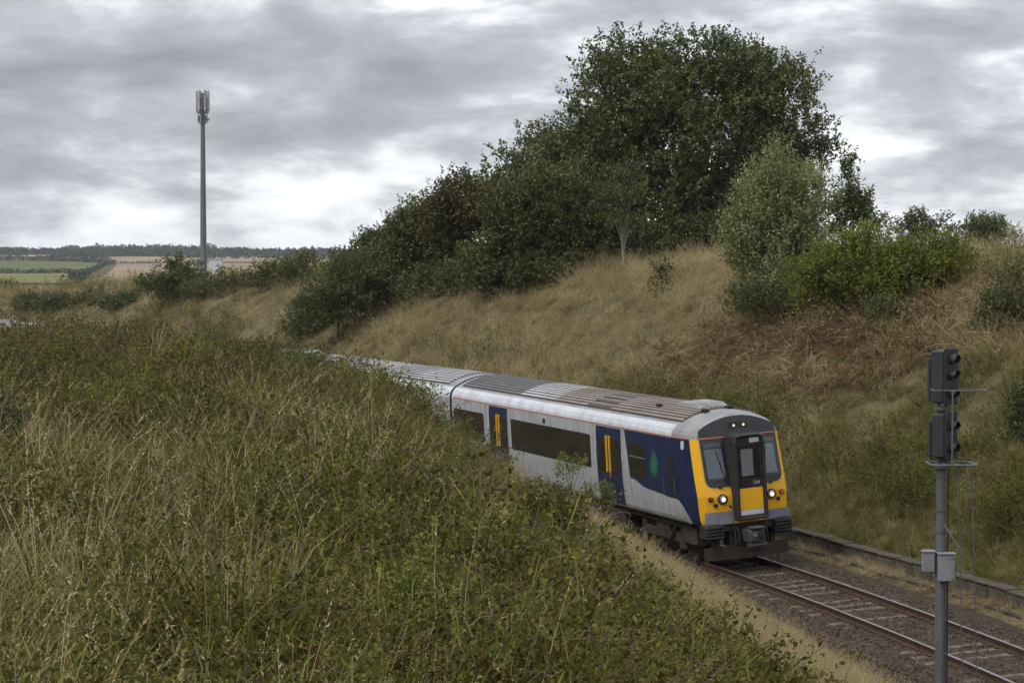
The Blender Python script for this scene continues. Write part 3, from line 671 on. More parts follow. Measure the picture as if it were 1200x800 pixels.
# ------------------------------------------------------------------ signal
def build_signal():
    b = at(1104, 400, 38); bx, by = b.x, b.y; z0 = gz(bx, by) - .1
    S = empty('railway_signal', (bx, by, z0)); tag(S, 'grey railway signal post with two black hooded lamp heads and ladder beside the track', 'signal')
    Z = lambda py: CAM_H - (py - YH) / FPX * 38 - z0
    n = Vector((.76, -.65, 0)).normalized(); mm = Vector((-n.y, n.x, 0)); R = Matrix((n, mm, (0, 0, 1))).transposed()
    p = MB(); p.tube([(0, 0, 0), (0, 0, Z(650)), (0, 0, Z(650) + .01), (0, 0, Z(545))], [.088, .088, .082, .082], 16); p.tube([(0, 0, Z(545)), (0, 0, Z(476))], .075, 14)
    for zz in (Z(560), Z(600), Z(625)): p.tube([(0, 0, zz), (0, 0, zz + .03)], .09, 16)
    p.tube([(0, 0, Z(548)), (0, 0, Z(544))], .15, 16); p.tube([(0, 0, Z(480)), (0, 0, Z(476))], .14, 16)
    p.build('post', 'post_grey', S, smooth=True)
    def head(zt, zb, lamps, off, wid):
        c = (zt + zb) / 2; hgt = zt - zb
        m = MB(); m.box(off + Vector((0, 0, c)), (.26, wid, hgt), R, bev=.03); m.box(off - n * .17 + Vector((0, 0, c - .05)), (.06, wid * .85, hgt * .8), R, bev=.015)
        for q in (-1, 1): m.tube([off + mm * q * wid * .3 + Vector((0, 0, zb)), off + mm * q * wid * .3 + Vector((0, 0, zb - .08))], .02, 6)
        H = m.build('signal_head', 'signal_grey', S)
        f = MB(); f.box(off + n * .145 + Vector((0, 0, c)), (.025, wid + .03, hgt + .05), R, bev=.01); f.build('backboard', 'signal_black', H)
        for zz in lamps:
            hd = MB(); rows = []
            for d in (.0, .05, .11):
                r = .088; row = []
                for k in range(15):
                    th = math.radians(-35 + 250 * k / 14); row.append(off + n * (.17 + d * (1 if math.sin(th) > -.2 else .75)) + mm * (r * math.cos(th)) + Vector((0, 0, zz + r * math.sin(th))))
                rows.append(row)
            inner = [[q + (Vector((off.x, off.y, zz)) - Vector((q.x, q.y, q.z))).normalized() * .006 for q in r_] for r_ in rows]
            hd.grid(rows); hd.grid([r_[::-1] for r_ in inner]); h_ = hd.build('hood', 'signal_black', H)
            MB().tube([off + n * .172 + Vector((0, 0, zz)), off + n * .185 + Vector((0, 0, zz))], .08, 16).build('lens', 'lens_black', h_)
    head(Z(410), Z(472), [Z(421), Z(439), Z(461)], Vector((.02, 0, 0)), .40)
    head(Z(484), Z(536), [Z(499), Z(525)], Vector((.03, 0, 0)), .36)
    r = MB(); z1 = Z(456); z2 = Z(543)
    def hoop(z, x0, x1, y0, y1, rr): r.tube([(x0, y0, z), (x1, y0, z), (x1 + .04, (y0 + y1) / 2, z), (x1, y1, z), (x0, y1, z), (x0, y0, z)], rr, 6)
    hoop(z1, -.20, .66, -.42, .10, .012); hoop(z2, -.22, .52, -.40, .25, .018)
    r.tube([(.10, -.42, z2), (.10, -.42, z1)], .013, 6)
    for xx in (-.22, 0, .2, .5): r.tube([(xx, -.40, z2), (xx, .25, z2)], .012, 5)
    r.build('guard_hoop', 'galv', S)
    lad = MB()
    tops = [Vector((.22, -.36, z2)), Vector((.45, -.30, z2))]; bots = [Vector((.30, -.50, .05)), Vector((.56, -.44, .05))]
    for t_, b_ in zip(tops, bots): lad.tube([t_, b_], .010, 6)
    N = 13
    for i in range(1, N):
        f = i / N; lad.tube([tops[0].lerp(bots[0], f), tops[1].lerp(bots[1], f)], .007, 5)
    lad.tube([(0, 0, Z(610)), tops[0].lerp(bots[0], .3)], .010, 5)
    lad.build('ladder', 'post_grey', S)
    for (dx, dy, w, d, zt, zb) in ((.06, -.19, .27, .17, Z(648), Z(680)), (-.20, .02, .20, .20, Z(647), Z(671))):
        bb = MB(); bb.box((dx, dy, (zt + zb) / 2), (w, d, zt - zb), bev=.015); bb.box((dx, dy, zt + .008), (w + .03, d + .03, .016)); B = bb.build('junction_box', 'box_grey', S)
        if dx > 0:
            q = MB(); q.box((dx + .09, dy - d / 2 - .008, zt - .06), (.03, .016, .03)); q.box((dx + .09, dy - d / 2 - .008, zb + .06), (.03, .016, .03)); q.box((dx + w / 2 + .012, dy, (zt + zb) / 2), (.03, .05, .22), bev=.01); q.build('latch', 'galv', B)
    cb = MB(); cb.tube([(.11, -.03, Z(650)), (.115, -.03, Z(545))], .012, 5); cb.tube([(.10, -.06, Z(680)), (.10, -.06, .0)], .018, 5); cb.build('conduit', 'rubber', S)
build_signal()

# ------------------------------------------------------------------ phone mast and its cabinet
def build_mast():
    Y = 250; k = Y / FPX; b = at(238.5, 320, Y); z0 = gz(b.x, Y) - .2; Zp = lambda py: CAM_H - (py - YH) * k - z0
    M = empty('phone_mast', (b.x, Y, z0)); tag(M, 'tall slim grey phone mast with panel antennas above the far bushes', 'mast')
    p = MB(); p.tube([(0, 0, 0), (0, 0, Zp(300)), (0, 0, Zp(146)), (0, 0, Zp(110))], [.42, .36, .24, .16], 16)
    for i in range(34): p.tube([(-.42 + .006 * i, -.05, 1.8 + i * .5), (-.42 + .006 * i + .12, -.05, 1.8 + i * .5)], .012, 4)
    p.build('pole', 'mast_grey', M, smooth=True)
    for j, th in enumerate((-90, 30, 150)):
        pass
    fr = MB(); R = .62
    for pz, rr in ((Zp(117), R), (Zp(129), R), (Zp(133), R), (Zp(145), .42)):
        pts = [(rr * math.cos(t), rr * math.sin(t), pz) for t in np.linspace(0, 2 * math.pi, 13)]; fr.tube(pts, .04, 5)
        for t in np.linspace(0, 2 * math.pi, 7)[:-1]: fr.tube([(0, 0, pz), (rr * math.cos(t), rr * math.sin(t), pz)], .035, 5)
    for t in np.linspace(0, 2 * math.pi, 7)[:-1]:
        fr.tube([(.5 * math.cos(t), .5 * math.sin(t), Zp(145)), (.5 * math.cos(t), .5 * math.sin(t), Zp(112))], .045, 6)
    fr.build('head_frame', 'galv', M)
    for t in (180, 300, 60, 0, 240, 120):
        t = math.radians(t); rr = .66
        a = MB(); a.box((rr * math.cos(t), rr * math.sin(t), (Zp(107) + Zp(131)) / 2), (.16, .26, (131 - 107) * k), Matrix.Rotation(t, 3, 'Z'), bev=.04); a.tube([(rr * math.cos(t), rr * math.sin(t), Zp(131)), (rr * math.cos(t), rr * math.sin(t), Zp(133))], .06, 6); a.build('panel_antenna', 'antenna', M)
    for t in (200, 320, 80):
        t = math.radians(t); a = MB(); a.box((.46 * math.cos(t), .46 * math.sin(t), Zp(140)), (.16, .26, .62), Matrix.Rotation(t, 3, 'Z'), bev=.03); a.build('radio_unit', 'galv', M)
    MB().tube([(.55, -.2, Zp(141)), (.70, -.3, Zp(141))], [.05, .16], 12).build('dish', 'antenna', M)
    c = at(253, 304, 248); zc = gz(c.x, 248); C = empty('equipment_cabinet', (c.x, 248, zc)); tag(C, 'pale grey equipment cabinet at the foot of the phone mast', 'cabinet')
    h = c.z - zc; b = MB(); b.box((0, 0, h / 2 - .05), (1.35, 1.0, h), bev=.02); b.build('housing', 'cabinet', C)
    b = MB(); b.box((0, 0, h - .03), (1.45, 1.1, .08), bev=.02); b.build('lid', 'antenna', C)
    for s in (-1, 1): b = MB(); b.box((s * .33, -.51, h / 2), (.62, .03, h * .86), bev=.01); b.build('door', 'cabinet', C)
build_mast()

# ------------------------------------------------------------------ foliage materials (base colours of the plants themselves)
leafmat('leaf_dark', [(0, (.034, .046, .012)), (.5, (.080, .102, .025)), (1, (.165, .185, .052))], patch=3.0, patch_amt=.35, spec=.4, rough=.45, trans=.3)
leafmat('leaf_olive', [(0, (.055, .062, .018)), (.5, (.095, .10, .030)), (1, (.16, .15, .05))], patch=2.2, patch_amt=.35)
leafmat('leaf_rust', [(0, (.048, .046, .014)), (.55, (.088, .076, .024)), (1, (.15, .10, .036))], patch=2.0, patch_amt=.4)
leafmat('leaf_pale', [(0, (.12, .14, .045)), (.5, (.235, .255, .095)), (1, (.42, .43, .21))], patch=1.5, patch_amt=.2, spec=.3, trans=.35)
leafmat('leaf_lime', [(0, (.060, .080, .012)), (.5, (.135, .155, .022)), (1, (.26, .25, .045))], patch=1.6, patch_amt=.35)
leafmat('leaf_bush', [(0, (.045, .056, .018)), (.5, (.082, .096, .030)), (1, (.14, .15, .05))], patch=2.5, patch_amt=.4)
leafmat('leaf_bramble', [(0, (.040, .042, .010)), (.5, (.085, .088, .019)), (1, (.17, .16, .04))], patch=.6, patch_amt=.35, trans=.28, spec=.15)
leafmat('leaf_far', [(0, (.024, .034, .020)), (.5, (.040, .052, .028)), (1, (.068, .078, .040))], patch=25, patch_amt=.4, trans=.1)
leafmat('grass_green', [(0, (.050, .056, .011)), (.5, (.110, .114, .023)), (.85, (.18, .17, .042)), (1, (.25, .215, .07))], 'obj', 3.5, .45, .25, .7, .1)
leafmat('grass_olive', [(0, (.080, .073, .018)), (.45, (.145, .128, .036)), (.8, (.23, .195, .068)), (1, (.35, .285, .125))], 'obj', 3.0, .45, .25, .7, .1)
leafmat('grass_tan', [(0, (.22, .165, .075)), (.4, (.36, .28, .14)), (.75, (.47, .38, .205)), (1, (.58, .49, .29))], 'obj', 3.0, .40, .38, .7, .1)
leafmat('bramble', [(0, (.046, .046, .010)), (.45, (.096, .094, .019)), (.8, (.165, .152, .033)), (1, (.25, .21, .055))], 'obj', 2.2, .55, .28, .6, .12)
leafmat('bramble_red', [(0, (.045, .032, .012)), (.45, (.095, .060, .024)), (.8, (.155, .088, .036)), (1, (.13, .125, .03))], 'obj', 1.8, .5, .15)
leafmat('weed', [(0, (.058, .066, .012)), (.5, (.120, .126, .024)), (1, (.22, .215, .05))], 'obj', 2.0, .5, .3, .6, .12)
leafmat('stalk_dark', [(0, (.030, .022, .014)), (.5, (.055, .038, .024)), (1, (.085, .058, .034))], 'obj', 2.0, .3, .05)
leafmat('bracken', [(0, (.115, .070, .032)), (.45, (.21, .138, .068)), (.8, (.31, .225, .125)), (1, (.44, .35, .225))], 'obj', 1.6, .45, .1, .7, .15)

# ------------------------------------------------------------------ plant prototypes (kept out of the scene, used through instancing)
def unit(v): return v / np.maximum(np.linalg.norm(v, axis=-1, keepdims=True), 1e-9)
def blades(n, h0, h1, spread, lean0, lean1, width, droop=.5, seg=3):
    """curved tapering grass blades -> quads (n*seg,4,3)"""
    az = RNG.random(n) * 2 * np.pi; b = np.stack([np.cos(az), np.sin(az), 0 * az], 1) * (spread * np.sqrt(RNG.random(n)))[:, None]
    d = az + RNG.normal(0, .9, n); out = np.stack([np.cos(d), np.sin(d), 0 * d], 1); L = h0 + (h1 - h0) * RNG.random(n); ln = lean0 + (lean1 - lean0) * RNG.random(n)
    side = np.stack([-np.sin(d), np.cos(d), 0 * d], 1); w = width * (.7 + .6 * RNG.random(n))
    P = [b]; 
    for i in range(seg):
        th = ln + droop * (i + .5) / seg * (1 + .6 * RNG.random(n)); P.append(P[-1] + (out * np.sin(th)[:, None] + np.array([0, 0, 1.]) * np.cos(th)[:, None]) * (L / seg)[:, None])
    Q = []
    for i in range(seg):
        w0 = w * (1 - i / seg) ** .7; w1 = w * (1 - (i + 1) / seg) ** .7 * (1 if i < seg - 1 else .3) + .0006
        Q.append(np.stack([P[i] - side * w0[:, None] / 2, P[i] + side * w0[:, None] / 2, P[i + 1] + side * w1[:, None] / 2, P[i + 1] - side * w1[:, None] / 2], 1))
    r = RNG.random(n); return np.concatenate(Q), np.tile(r, seg), P
def leaf_quads(p, axis, size, aspect=.55, fold=.18):
    n = len(p); axis = unit(axis); ref = unit(RNG.normal(0, 1, (n, 3)) + np.array([0, 0, .8])); sd = unit(np.cross(axis, ref)); nm = np.cross(sd, axis)
    s = size if hasattr(size, '__len__') else np.full(n, size); s = s[:, None]
    m = p + axis * s * .48 
    return np.stack([p, m + sd * s * aspect / 2 + nm * s * fold * .5, p + axis * s - nm * s * .12, m - sd * s * aspect / 2 + nm * s * fold * .5], 1)
PROTO = {}
def proto(kind, parts):
    """parts: list of (quads, rnd, material)"""
    V = np.concatenate([q for q, r, m in parts]); R = np.concatenate([r for q, r, m in parts]); mats = []
    for q, r, m in parts:
        if m not in mats: mats.append(m)
    mi = np.concatenate([np.full(len(q), mats.index(m)) for q, r, m in parts])
    me = quad_mesh(kind, V, mats, R, mi); o = bpy.data.objects.new(kind + '_plant', me)
    if kind not in PROTO: PROTO[kind] = bpy.data.collections.new(kind + '_plants')
    PROTO[kind].objects.link(o)
def panicles(P, n, mat, size=.03, count=7, length=.14):
    idx = RNG.choice(len(P[-1]), n, replace=False); tip = P[-1][idx]; d = unit(P[-1][idx] - P[-2][idx]); Q = []; 
    for k in range(count):
        p = tip - d * (length * k / count); Q.append(leaf_quads(p, d + RNG.normal(0, .45, d.shape), size * (.6 + .8 * k / count), .4))
    q = np.concatenate(Q); return (q, RNG.random(len(q)) * .6 + .4, mat)
for i in range(4):
    a, r, P = blades(34, .35, .95, .22, .05, .65, .013, 1.1); proto('green_grass', [(a, r, 'grass_green')])
    a, r, P = blades(30, .40, 1.0, .22, .05, .65, .012, 1.1); b, r2, P2 = blades(4, .6, .95, .12, .02, .3, .006, .4)
    proto('olive_grass', [(a, r, 'grass_olive'), (b, r2, 'grass_tan'), panicles(P2, 4, 'grass_tan', .022, 6, .12)])
    a, r, P = blades(30, .35, .80, .20, .05, .60, .011, 1.0); b, r2, P2 = blades(12, .55, .95, .14, .02, .35, .006, .5)
    proto('tan_grass', [(a, r, 'grass_tan'), (b, r2, 'grass_tan'), panicles(P2, 12, 'grass_tan', .026, 7, .14)])
    b, r2, P2 = blades(6, .95, 1.45, .10, .03, .32, .0085, .45, 4); a, r, P = blades(9, .5, .9, .10, .05, .5, .008, 1.0)
    proto('tall_stalk', [(b, r2 * .5 + .5, 'grass_tan'), (a, r, 'grass_olive'), panicles(P2, 6, 'grass_tan', .030, 9, .20)])
    # dark dead stem with side branches (dock, willowherb)
    b, r2, P2 = blades(2, .7, 1.15, .06, .0, .18, .014, .15, 4); q = []
    for k in range(1, 5):
        for rep in range(3): q.append(leaf_quads(P2[k] - RNG.random((2, 1)) * .12 * np.array([0, 0, 1]), RNG.normal(0, .5, (2, 3)) + np.array([0, 0, 1.0]), .07, .10))
    q = np.concatenate(q); proto('dead_stem', [(b, r2, 'stalk_dark'), (q, RNG.random(len(q)), 'stalk_dark')])
def arching(kind, mat, stems, L0, L1, leaf, per, stem_mat='stalk_dark', rise=1.0, n=4, trif=3):
    for i in range(n):
        az = RNG.random(stems) * 2 * np.pi; out = np.stack([np.cos(az), np.sin(az), 0 * az], 1); L = L0 + (L1 - L0) * RNG.random(stems)
        b = RNG.normal(0, .10, (stems, 3)) * np.array([1, 1, 0]); P = [b]; seg = 6
        for k in range(seg):
            th = .25 / rise + (1.65 / rise) * k / seg * (.7 + .5 * RNG.random(stems)); P.append(P[-1] + (out * np.sin(th)[:, None] + np.array([0, 0, 1.]) * np.cos(th)[:, None] + RNG.normal(0, .12, (stems, 3))) * (L / seg)[:, None])
        sidev = np.stack([-np.sin(az), np.cos(az), 0 * az], 1) * .004; Q = []; S = []
        for k in range(seg):
            S.append(np.stack([P[k] - sidev, P[k] + sidev, P[k + 1] + sidev, P[k + 1] - sidev], 1))
            for rep in range(per):
                f = RNG.random((stems, 1)); p = P[k] * (1 - f) + P[k + 1] * f; d0 = unit(RNG.normal(0, 1, (stems, 3)) + np.array([0, 0, .5])); pp = p + d0 * leaf * .8
                for tf in range(trif): Q.append(leaf_quads(pp, d0 + RNG.normal(0, .7, d0.shape), leaf * (.7 + .5 * RNG.random(stems)), .62))
        q = np.concatenate(Q); s = np.concatenate(S); proto(kind, [(q, RNG.random(len(q)), mat), (s, RNG.random(len(s)), stem_mat)])
arching('bramble', 'bramble', 8, .6, 1.15, .046, 2)
arching('bramble_red', 'bramble_red', 8, .6, 1.1, .048, 2)
arching('weed', 'weed', 7, .45, .90, .040, 3, 'weed', 2.4, 4, 2)
arching('nettle', 'bramble', 7, .5, .95, .040, 3, 'weed', 3.0, 4, 2)
for i in range(4):
    a, r, P = blades(20, .6, 1.25, .32, .65, 1.45, .018, .85, 4); b, r2, P2 = blades(18, .25, .55, .3, .4, 1.3, .034, .9, 3); q = leaf_quads(P[-2], RNG.normal(0, 1, P[-2].shape), .09, .35)
    proto('bracken', [(a, r, 'bracken'), (b, r2 * .7, 'bracken'), (q, RNG.random(len(q)) * .7, 'bracken')])
def stones():
    for i in range(5):
        n, m = 6, 4; V = []
        pts = unit(RNG.normal(0, 1, (14, 3))) * (.6 + .5 * RNG.random((14, 1))) * np.array([1, .8, .6]) * .05
        import bmesh
        bm = bmesh.new(); [bm.verts.new(p) for p in pts]; bmesh.ops.convex_hull(bm, input=bm.verts); me = bpy.data.meshes.new('stone'); bm.to_mesh(me); bm.free()
        me.materials.append(MATS['stone_a' if i < 3 else 'stone_b']); o = bpy.data.objects.new('stone_piece', me)
        if 'stone' not in PROTO: PROTO['stone'] = bpy.data.collections.new('stone_pieces')
        PROTO['stone'].objects.link(o)
stones()
def scatter(name, label, cat, kind, x, y, z, scl, tilt=.18, rnd_rot=False):
    n = len(x)
    if n == 0: return
    me = bpy.data.meshes.new(name); me.vertices.add(n); me.vertices.foreach_set('co', np.stack([x, y, z], 1).astype(np.float32).ravel())
    rot = np.stack([RNG.normal(0, tilt, n), RNG.normal(0, tilt, n), RNG.random(n) * 2 * np.pi], 1)
    if rnd_rot: rot = RNG.random((n, 3)) * 6.28
    for nm, ty, prop, dat in (('rot', 'FLOAT_VECTOR', 'vector', rot), ('scl', 'FLOAT', 'value', scl)):
        a_ = me.attributes.new(nm, ty, 'POINT'); a_.data.foreach_set(prop, np.asarray(dat, dtype=np.float32).ravel())
    o = link(name, me); stuff(o, label, cat)
    ng = bpy.data.node_groups.new(name, 'GeometryNodeTree'); ng.interface.new_socket('Geometry', in_out='INPUT', socket_type='NodeSocketGeometry'); ng.interface.new_socket('Geometry', in_out='OUTPUT', socket_type='NodeSocketGeometry')
    N = ng.nodes; gi = N.new('NodeGroupInput'); go = N.new('NodeGroupOutput'); ip = N.new('GeometryNodeInstanceOnPoints'); ci = N.new('GeometryNodeCollectionInfo')
    ci.inputs['Collection'].default_value = PROTO[kind]; ci.inputs['Separate Children'].default_value = True; ci.inputs['Reset Children'].default_value = True
    ip.inputs['Pick Instance'].default_value = True
    ar = N.new('GeometryNodeInputNamedAttribute'); ar.data_type = 'FLOAT_VECTOR'; ar.inputs['Name'].default_value = 'rot'
    as_ = N.new('GeometryNodeInputNamedAttribute'); as_.data_type = 'FLOAT'; as_.inputs['Name'].default_value = 'scl'
    rv = N.new('FunctionNodeRandomValue'); rv.data_type = 'INT'; rv.inputs[4].default_value = 0; rv.inputs[5].default_value = len(PROTO[kind].objects) - 1
    L = ng.links; L.new(gi.outputs[0], ip.inputs['Points']); L.new(ci.outputs[0], ip.inputs['Instance']); L.new(rv.outputs[2], ip.inputs['Instance Index'])
    L.new(ar.outputs[0], ip.inputs['Rotation']); L.new(as_.outputs[0], ip.inputs['Scale']); L.new(ip.outputs[0], go.inputs[0])
    md = o.modifiers.new('plants', 'NODES'); md.node_group = ng
    return o

# ------------------------------------------------------------------ ground cover on both banks
def candidates(n, y0, y1, side):
    """points spread over the banks inside the view (with a margin), thinning with distance"""
    y = y0 * (y1 / y0) ** (RNG.random(n)) if False else y0 + (y1 - y0) * RNG.random(n)
    x = (RNG.random(n) * 2 - 1) * (.2235 * y * 1.08 + 3.5)
    a, t = to_track(x, y); k = (t < -3.0) if side < 0 else (t > 3.85)
    x, y, a, t = x[k], y[k], a[k], t[k]; return x, y, a, t, height(x, y, (a, t))
KEEP = lambda p: RNG.random(len(p)) < p
def n01(x, y, s, seed): return np.clip(.5 + .62 * wob(x, y, s, seed) + .25 * wob(x, y, s * .37, seed + 5), 0, 1)
def cover_left():
    x, y, a, t, z = candidates(50000, 9, 135, -1); u = -t
    vis = (y < 118) | (u > 6)
    dens = np.clip(1.25 - y / 130, .35, 1) * np.where(y < 50, 1, .8) * vis
    k = KEEP(dens); x, y, a, t, z, u = x[k], y[k], a[k], t[k], z[k], u[k]
    na = 1 - sstep(a, 8, 20); toe = 1 - sstep(u + .8 * wob(x, y, 2.0, 4), 5.6 + 1.6 * na, 7.4 + 1.8 * na)              # dry grass fringe next to the track
    leafy = n01(x, y, 2.6, 9) + .55 * sstep(x, -5, 0) * (1 - sstep(y, 30, 42)) - .28 * sstep(-x, 1, 5) * (1 - sstep(y, 36, 50))
    crest = sstep(y, 50, 62) * (1 - sstep(y, 92, 106)); farleft = sstep(-x, 17, 22) * sstep(y, 66, 84)
    leafy = leafy + .40 * crest * (1 - farleft) - .9 * farleft + .22 * sstep(y, 34, 44) * (1 - sstep(y, 92, 106))
    leafy = leafy * (1 - toe) - .3 * toe
    q = RNG.random(len(x)); pl = 1 / (1 + np.exp(-(leafy - .64) * 9)); isleaf = q < .74 * pl * (1 - toe) + .03 * (toe < .5)
    g = ~isleaf; r = RNG.random(len(x))
    tan = toe * 1.1 + .75 * farleft + .10 * n01(x, y, 3.0, 21) ** 2 + .01
    m_tan = g & (r < tan); rest = g & ~m_tan; r2 = RNG.random(len(x))
    m_olive = rest & (r2 < .27); m_green = rest & ~m_olive
    kind_leaf = isleaf.astype(float)
    clump = (.72 + .75 * n01(x, y, 1.3, 51)) * 1.22
    sc = lambda m, lo, hi: (lo + (hi - lo) * RNG.random(m.sum())) * (1 + .12 * sstep(y[m], 60, 110)) * np.where(y[m] > 48, 1 + .6 * (clump[m] - 1), clump[m]) * (1 - .25 * (1 - sstep(y[m], 16, 30)) * (kind_leaf[m])) * (1 - .28 * farleft[m]) * (1 + .38 * pl[m] * (1 - toe[m]) * np.clip(leafy[m] - .4, 0, .8))
    def put(nm, lab, kind, m, lo, hi, tilt=.2): scatter(nm, lab, 'grass' if 'grass' in nm else 'undergrowth', kind, x[m], y[m], z[m] - .03, sc(m, lo, hi) * (np.interp(u[m], [3, 4, 6, 8, 9.5], [.45, .55, .68, .80, 1.0]) * (1 - na[m]) + na[m] * np.interp(u[m], [3, 5, 7, 9, 11, 14], [.36, .46, .55, .66, .80, 1.0])), tilt)
    edge = 1 - .35 * (u < 5.0)
    put('dry_grass', 'dry straw coloured grass on the near bank', 'tan_grass', m_tan, .55, .95)
    put('long_grass', 'olive seeding grass on the near bank', 'olive_grass', m_olive, .65, 1.15)
    put('green_grass', 'green long grass on the near bank', 'green_grass', m_green, .65, 1.15)
    red = isleaf & (RNG.random(len(x)) < .12 + .62 * crest * n01(x, y, 3.5, 33) ** 1.3 + .25 * n01(x, y, 2.2, 71) ** 3)
    lf = isleaf & ~red; r3 = RNG.random(len(x)); nearp = 1 - sstep(y, 36, 52)
    m_weed = lf & (r3 < .28 + .12 * nearp); m_net = lf & ~m_weed & (r3 < .28 + .42 * nearp); m_br = lf & ~m_weed & ~m_net
    put('bramble_patch', 'green bramble thicket on the near bank', 'bramble', m_br, .65, 1.15, .25)
    put('red_bramble_patch', 'dark reddish brambles along the near bank crest', 'bramble_red', red, .65, 1.1, .25)
    put('leafy_weeds', 'bright green leafy weeds on the near bank', 'weed', m_weed, .7, 1.15, .2)
    put('nettle_patch', 'dark green nettles on the near bank', 'nettle', m_net, .7, 1.15, .15)
    s = KEEP((.03 + .045 * (x < -2) * (y < 45)) * (1 - .85 * pl)) & (u > 8); put('tall_grass_stalks', 'tall pale grass stalks with seed heads on the near bank', 'tall_stalk', s, .65, 1.10, .16)
    s = KEEP(.022 + 0 * x) & (u > 8.5) & (y > 21); put('dead_stems', 'dark dead weed stems standing on the near bank', 'dead_stem', s, .7, 1.15, .12)
cover_left()
def cover_right():
    x, y, a, t, z = candidates(74000, 46, 235, 1)
    k = (t < 27) & KEEP(np.clip(1.30 - y / 170, .30, 1)); x, y, a, t, z = x[k], y[k], a[k], t[k], z[k]
    wb = wob(x, y, 3.0, 4)
    brk = np.maximum(sstep(a + 1.5 * wb, 24, 28) * (1 - sstep(a + 1.5 * wb, 40, 45)) * sstep(t + .8 * wb, 8.0, 9.8) * (1 - sstep(t, 15, 16.5)),
                     sstep(a, 20, 24) * (1 - sstep(a, 26, 30)) * sstep(t + wb, 12.0, 13) * .5)
    lowright = (1 - sstep(a, 36, 46)) * (1 - sstep(t + 1.2 * wb, 9.0, 12.0))                     # greener lower slope near the signal
    toptan = sstep(t, 12, 14) * sstep(a, 42, 47) * (1 - sstep(a, 62, 70))
    far = sstep(a, 85, 110)
    r = RNG.random(len(x)); m_brk = r < brk * .85
    leafy = np.clip((n01(x, y, 3.2, 41) - .60) * 1.4, 0, .5) * (1 - .8 * toptan) + .10 * far + .62 * lowright * n01(x, y, 2.2, 14) ** 1.5
    q = RNG.random(len(x)); lf = ~m_brk & (q < leafy)
    g = ~m_brk & ~lf; tan = np.clip(.78 - .80 * lowright - .22 * far + .3 * toptan - .55 * (n01(x, y, 4.5, 8) - .45), .05, .95)
    r2 = RNG.random(len(x)); m_tan = g & (r2 < tan); rest = g & ~m_tan; m_ol = rest & (RNG.random(len(x)) < .55 - .3 * lowright); m_gr = rest & ~m_ol
    big = (1 + .25 * sstep(y, 100, 180)) * 1.22 * (.55 + .95 * n01(x, y, 1.0, 61))
    def put(nm, lab, kind, m, lo, hi, tilt=.25): scatter(nm, lab, 'grass' if 'grass' in nm else 'undergrowth', kind, x[m], y[m], z[m] - .03, (lo + (hi - lo) * RNG.random(m.sum())) * big[m] * np.where(t[m] < 5.2, .6, 1), tilt)
    put('dry_grass', 'dry tan grass on the far bank behind the train', 'tan_grass', m_tan, .6, 1.05, .3)
    put('long_grass', 'olive grass on the far bank', 'olive_grass', m_ol, .55, .95, .35)
    put('green_grass', 'green grass on the far bank', 'green_grass', m_gr, .5, .9, .4)
    put('dead_bracken', 'brown collapsed bracken on the far bank', 'bracken', m_brk, .7, 1.15, .3)
    br = lf & (RNG.random(len(x)) < .6); put('bramble_patch', 'green bramble patches on the far bank', 'bramble', br, .6, 1.0, .25)
    we = lf & ~br; put('leafy_weeds', 'bright leafy weeds on the far bank', 'weed', we, .7, 1.1, .25)
cover_right()
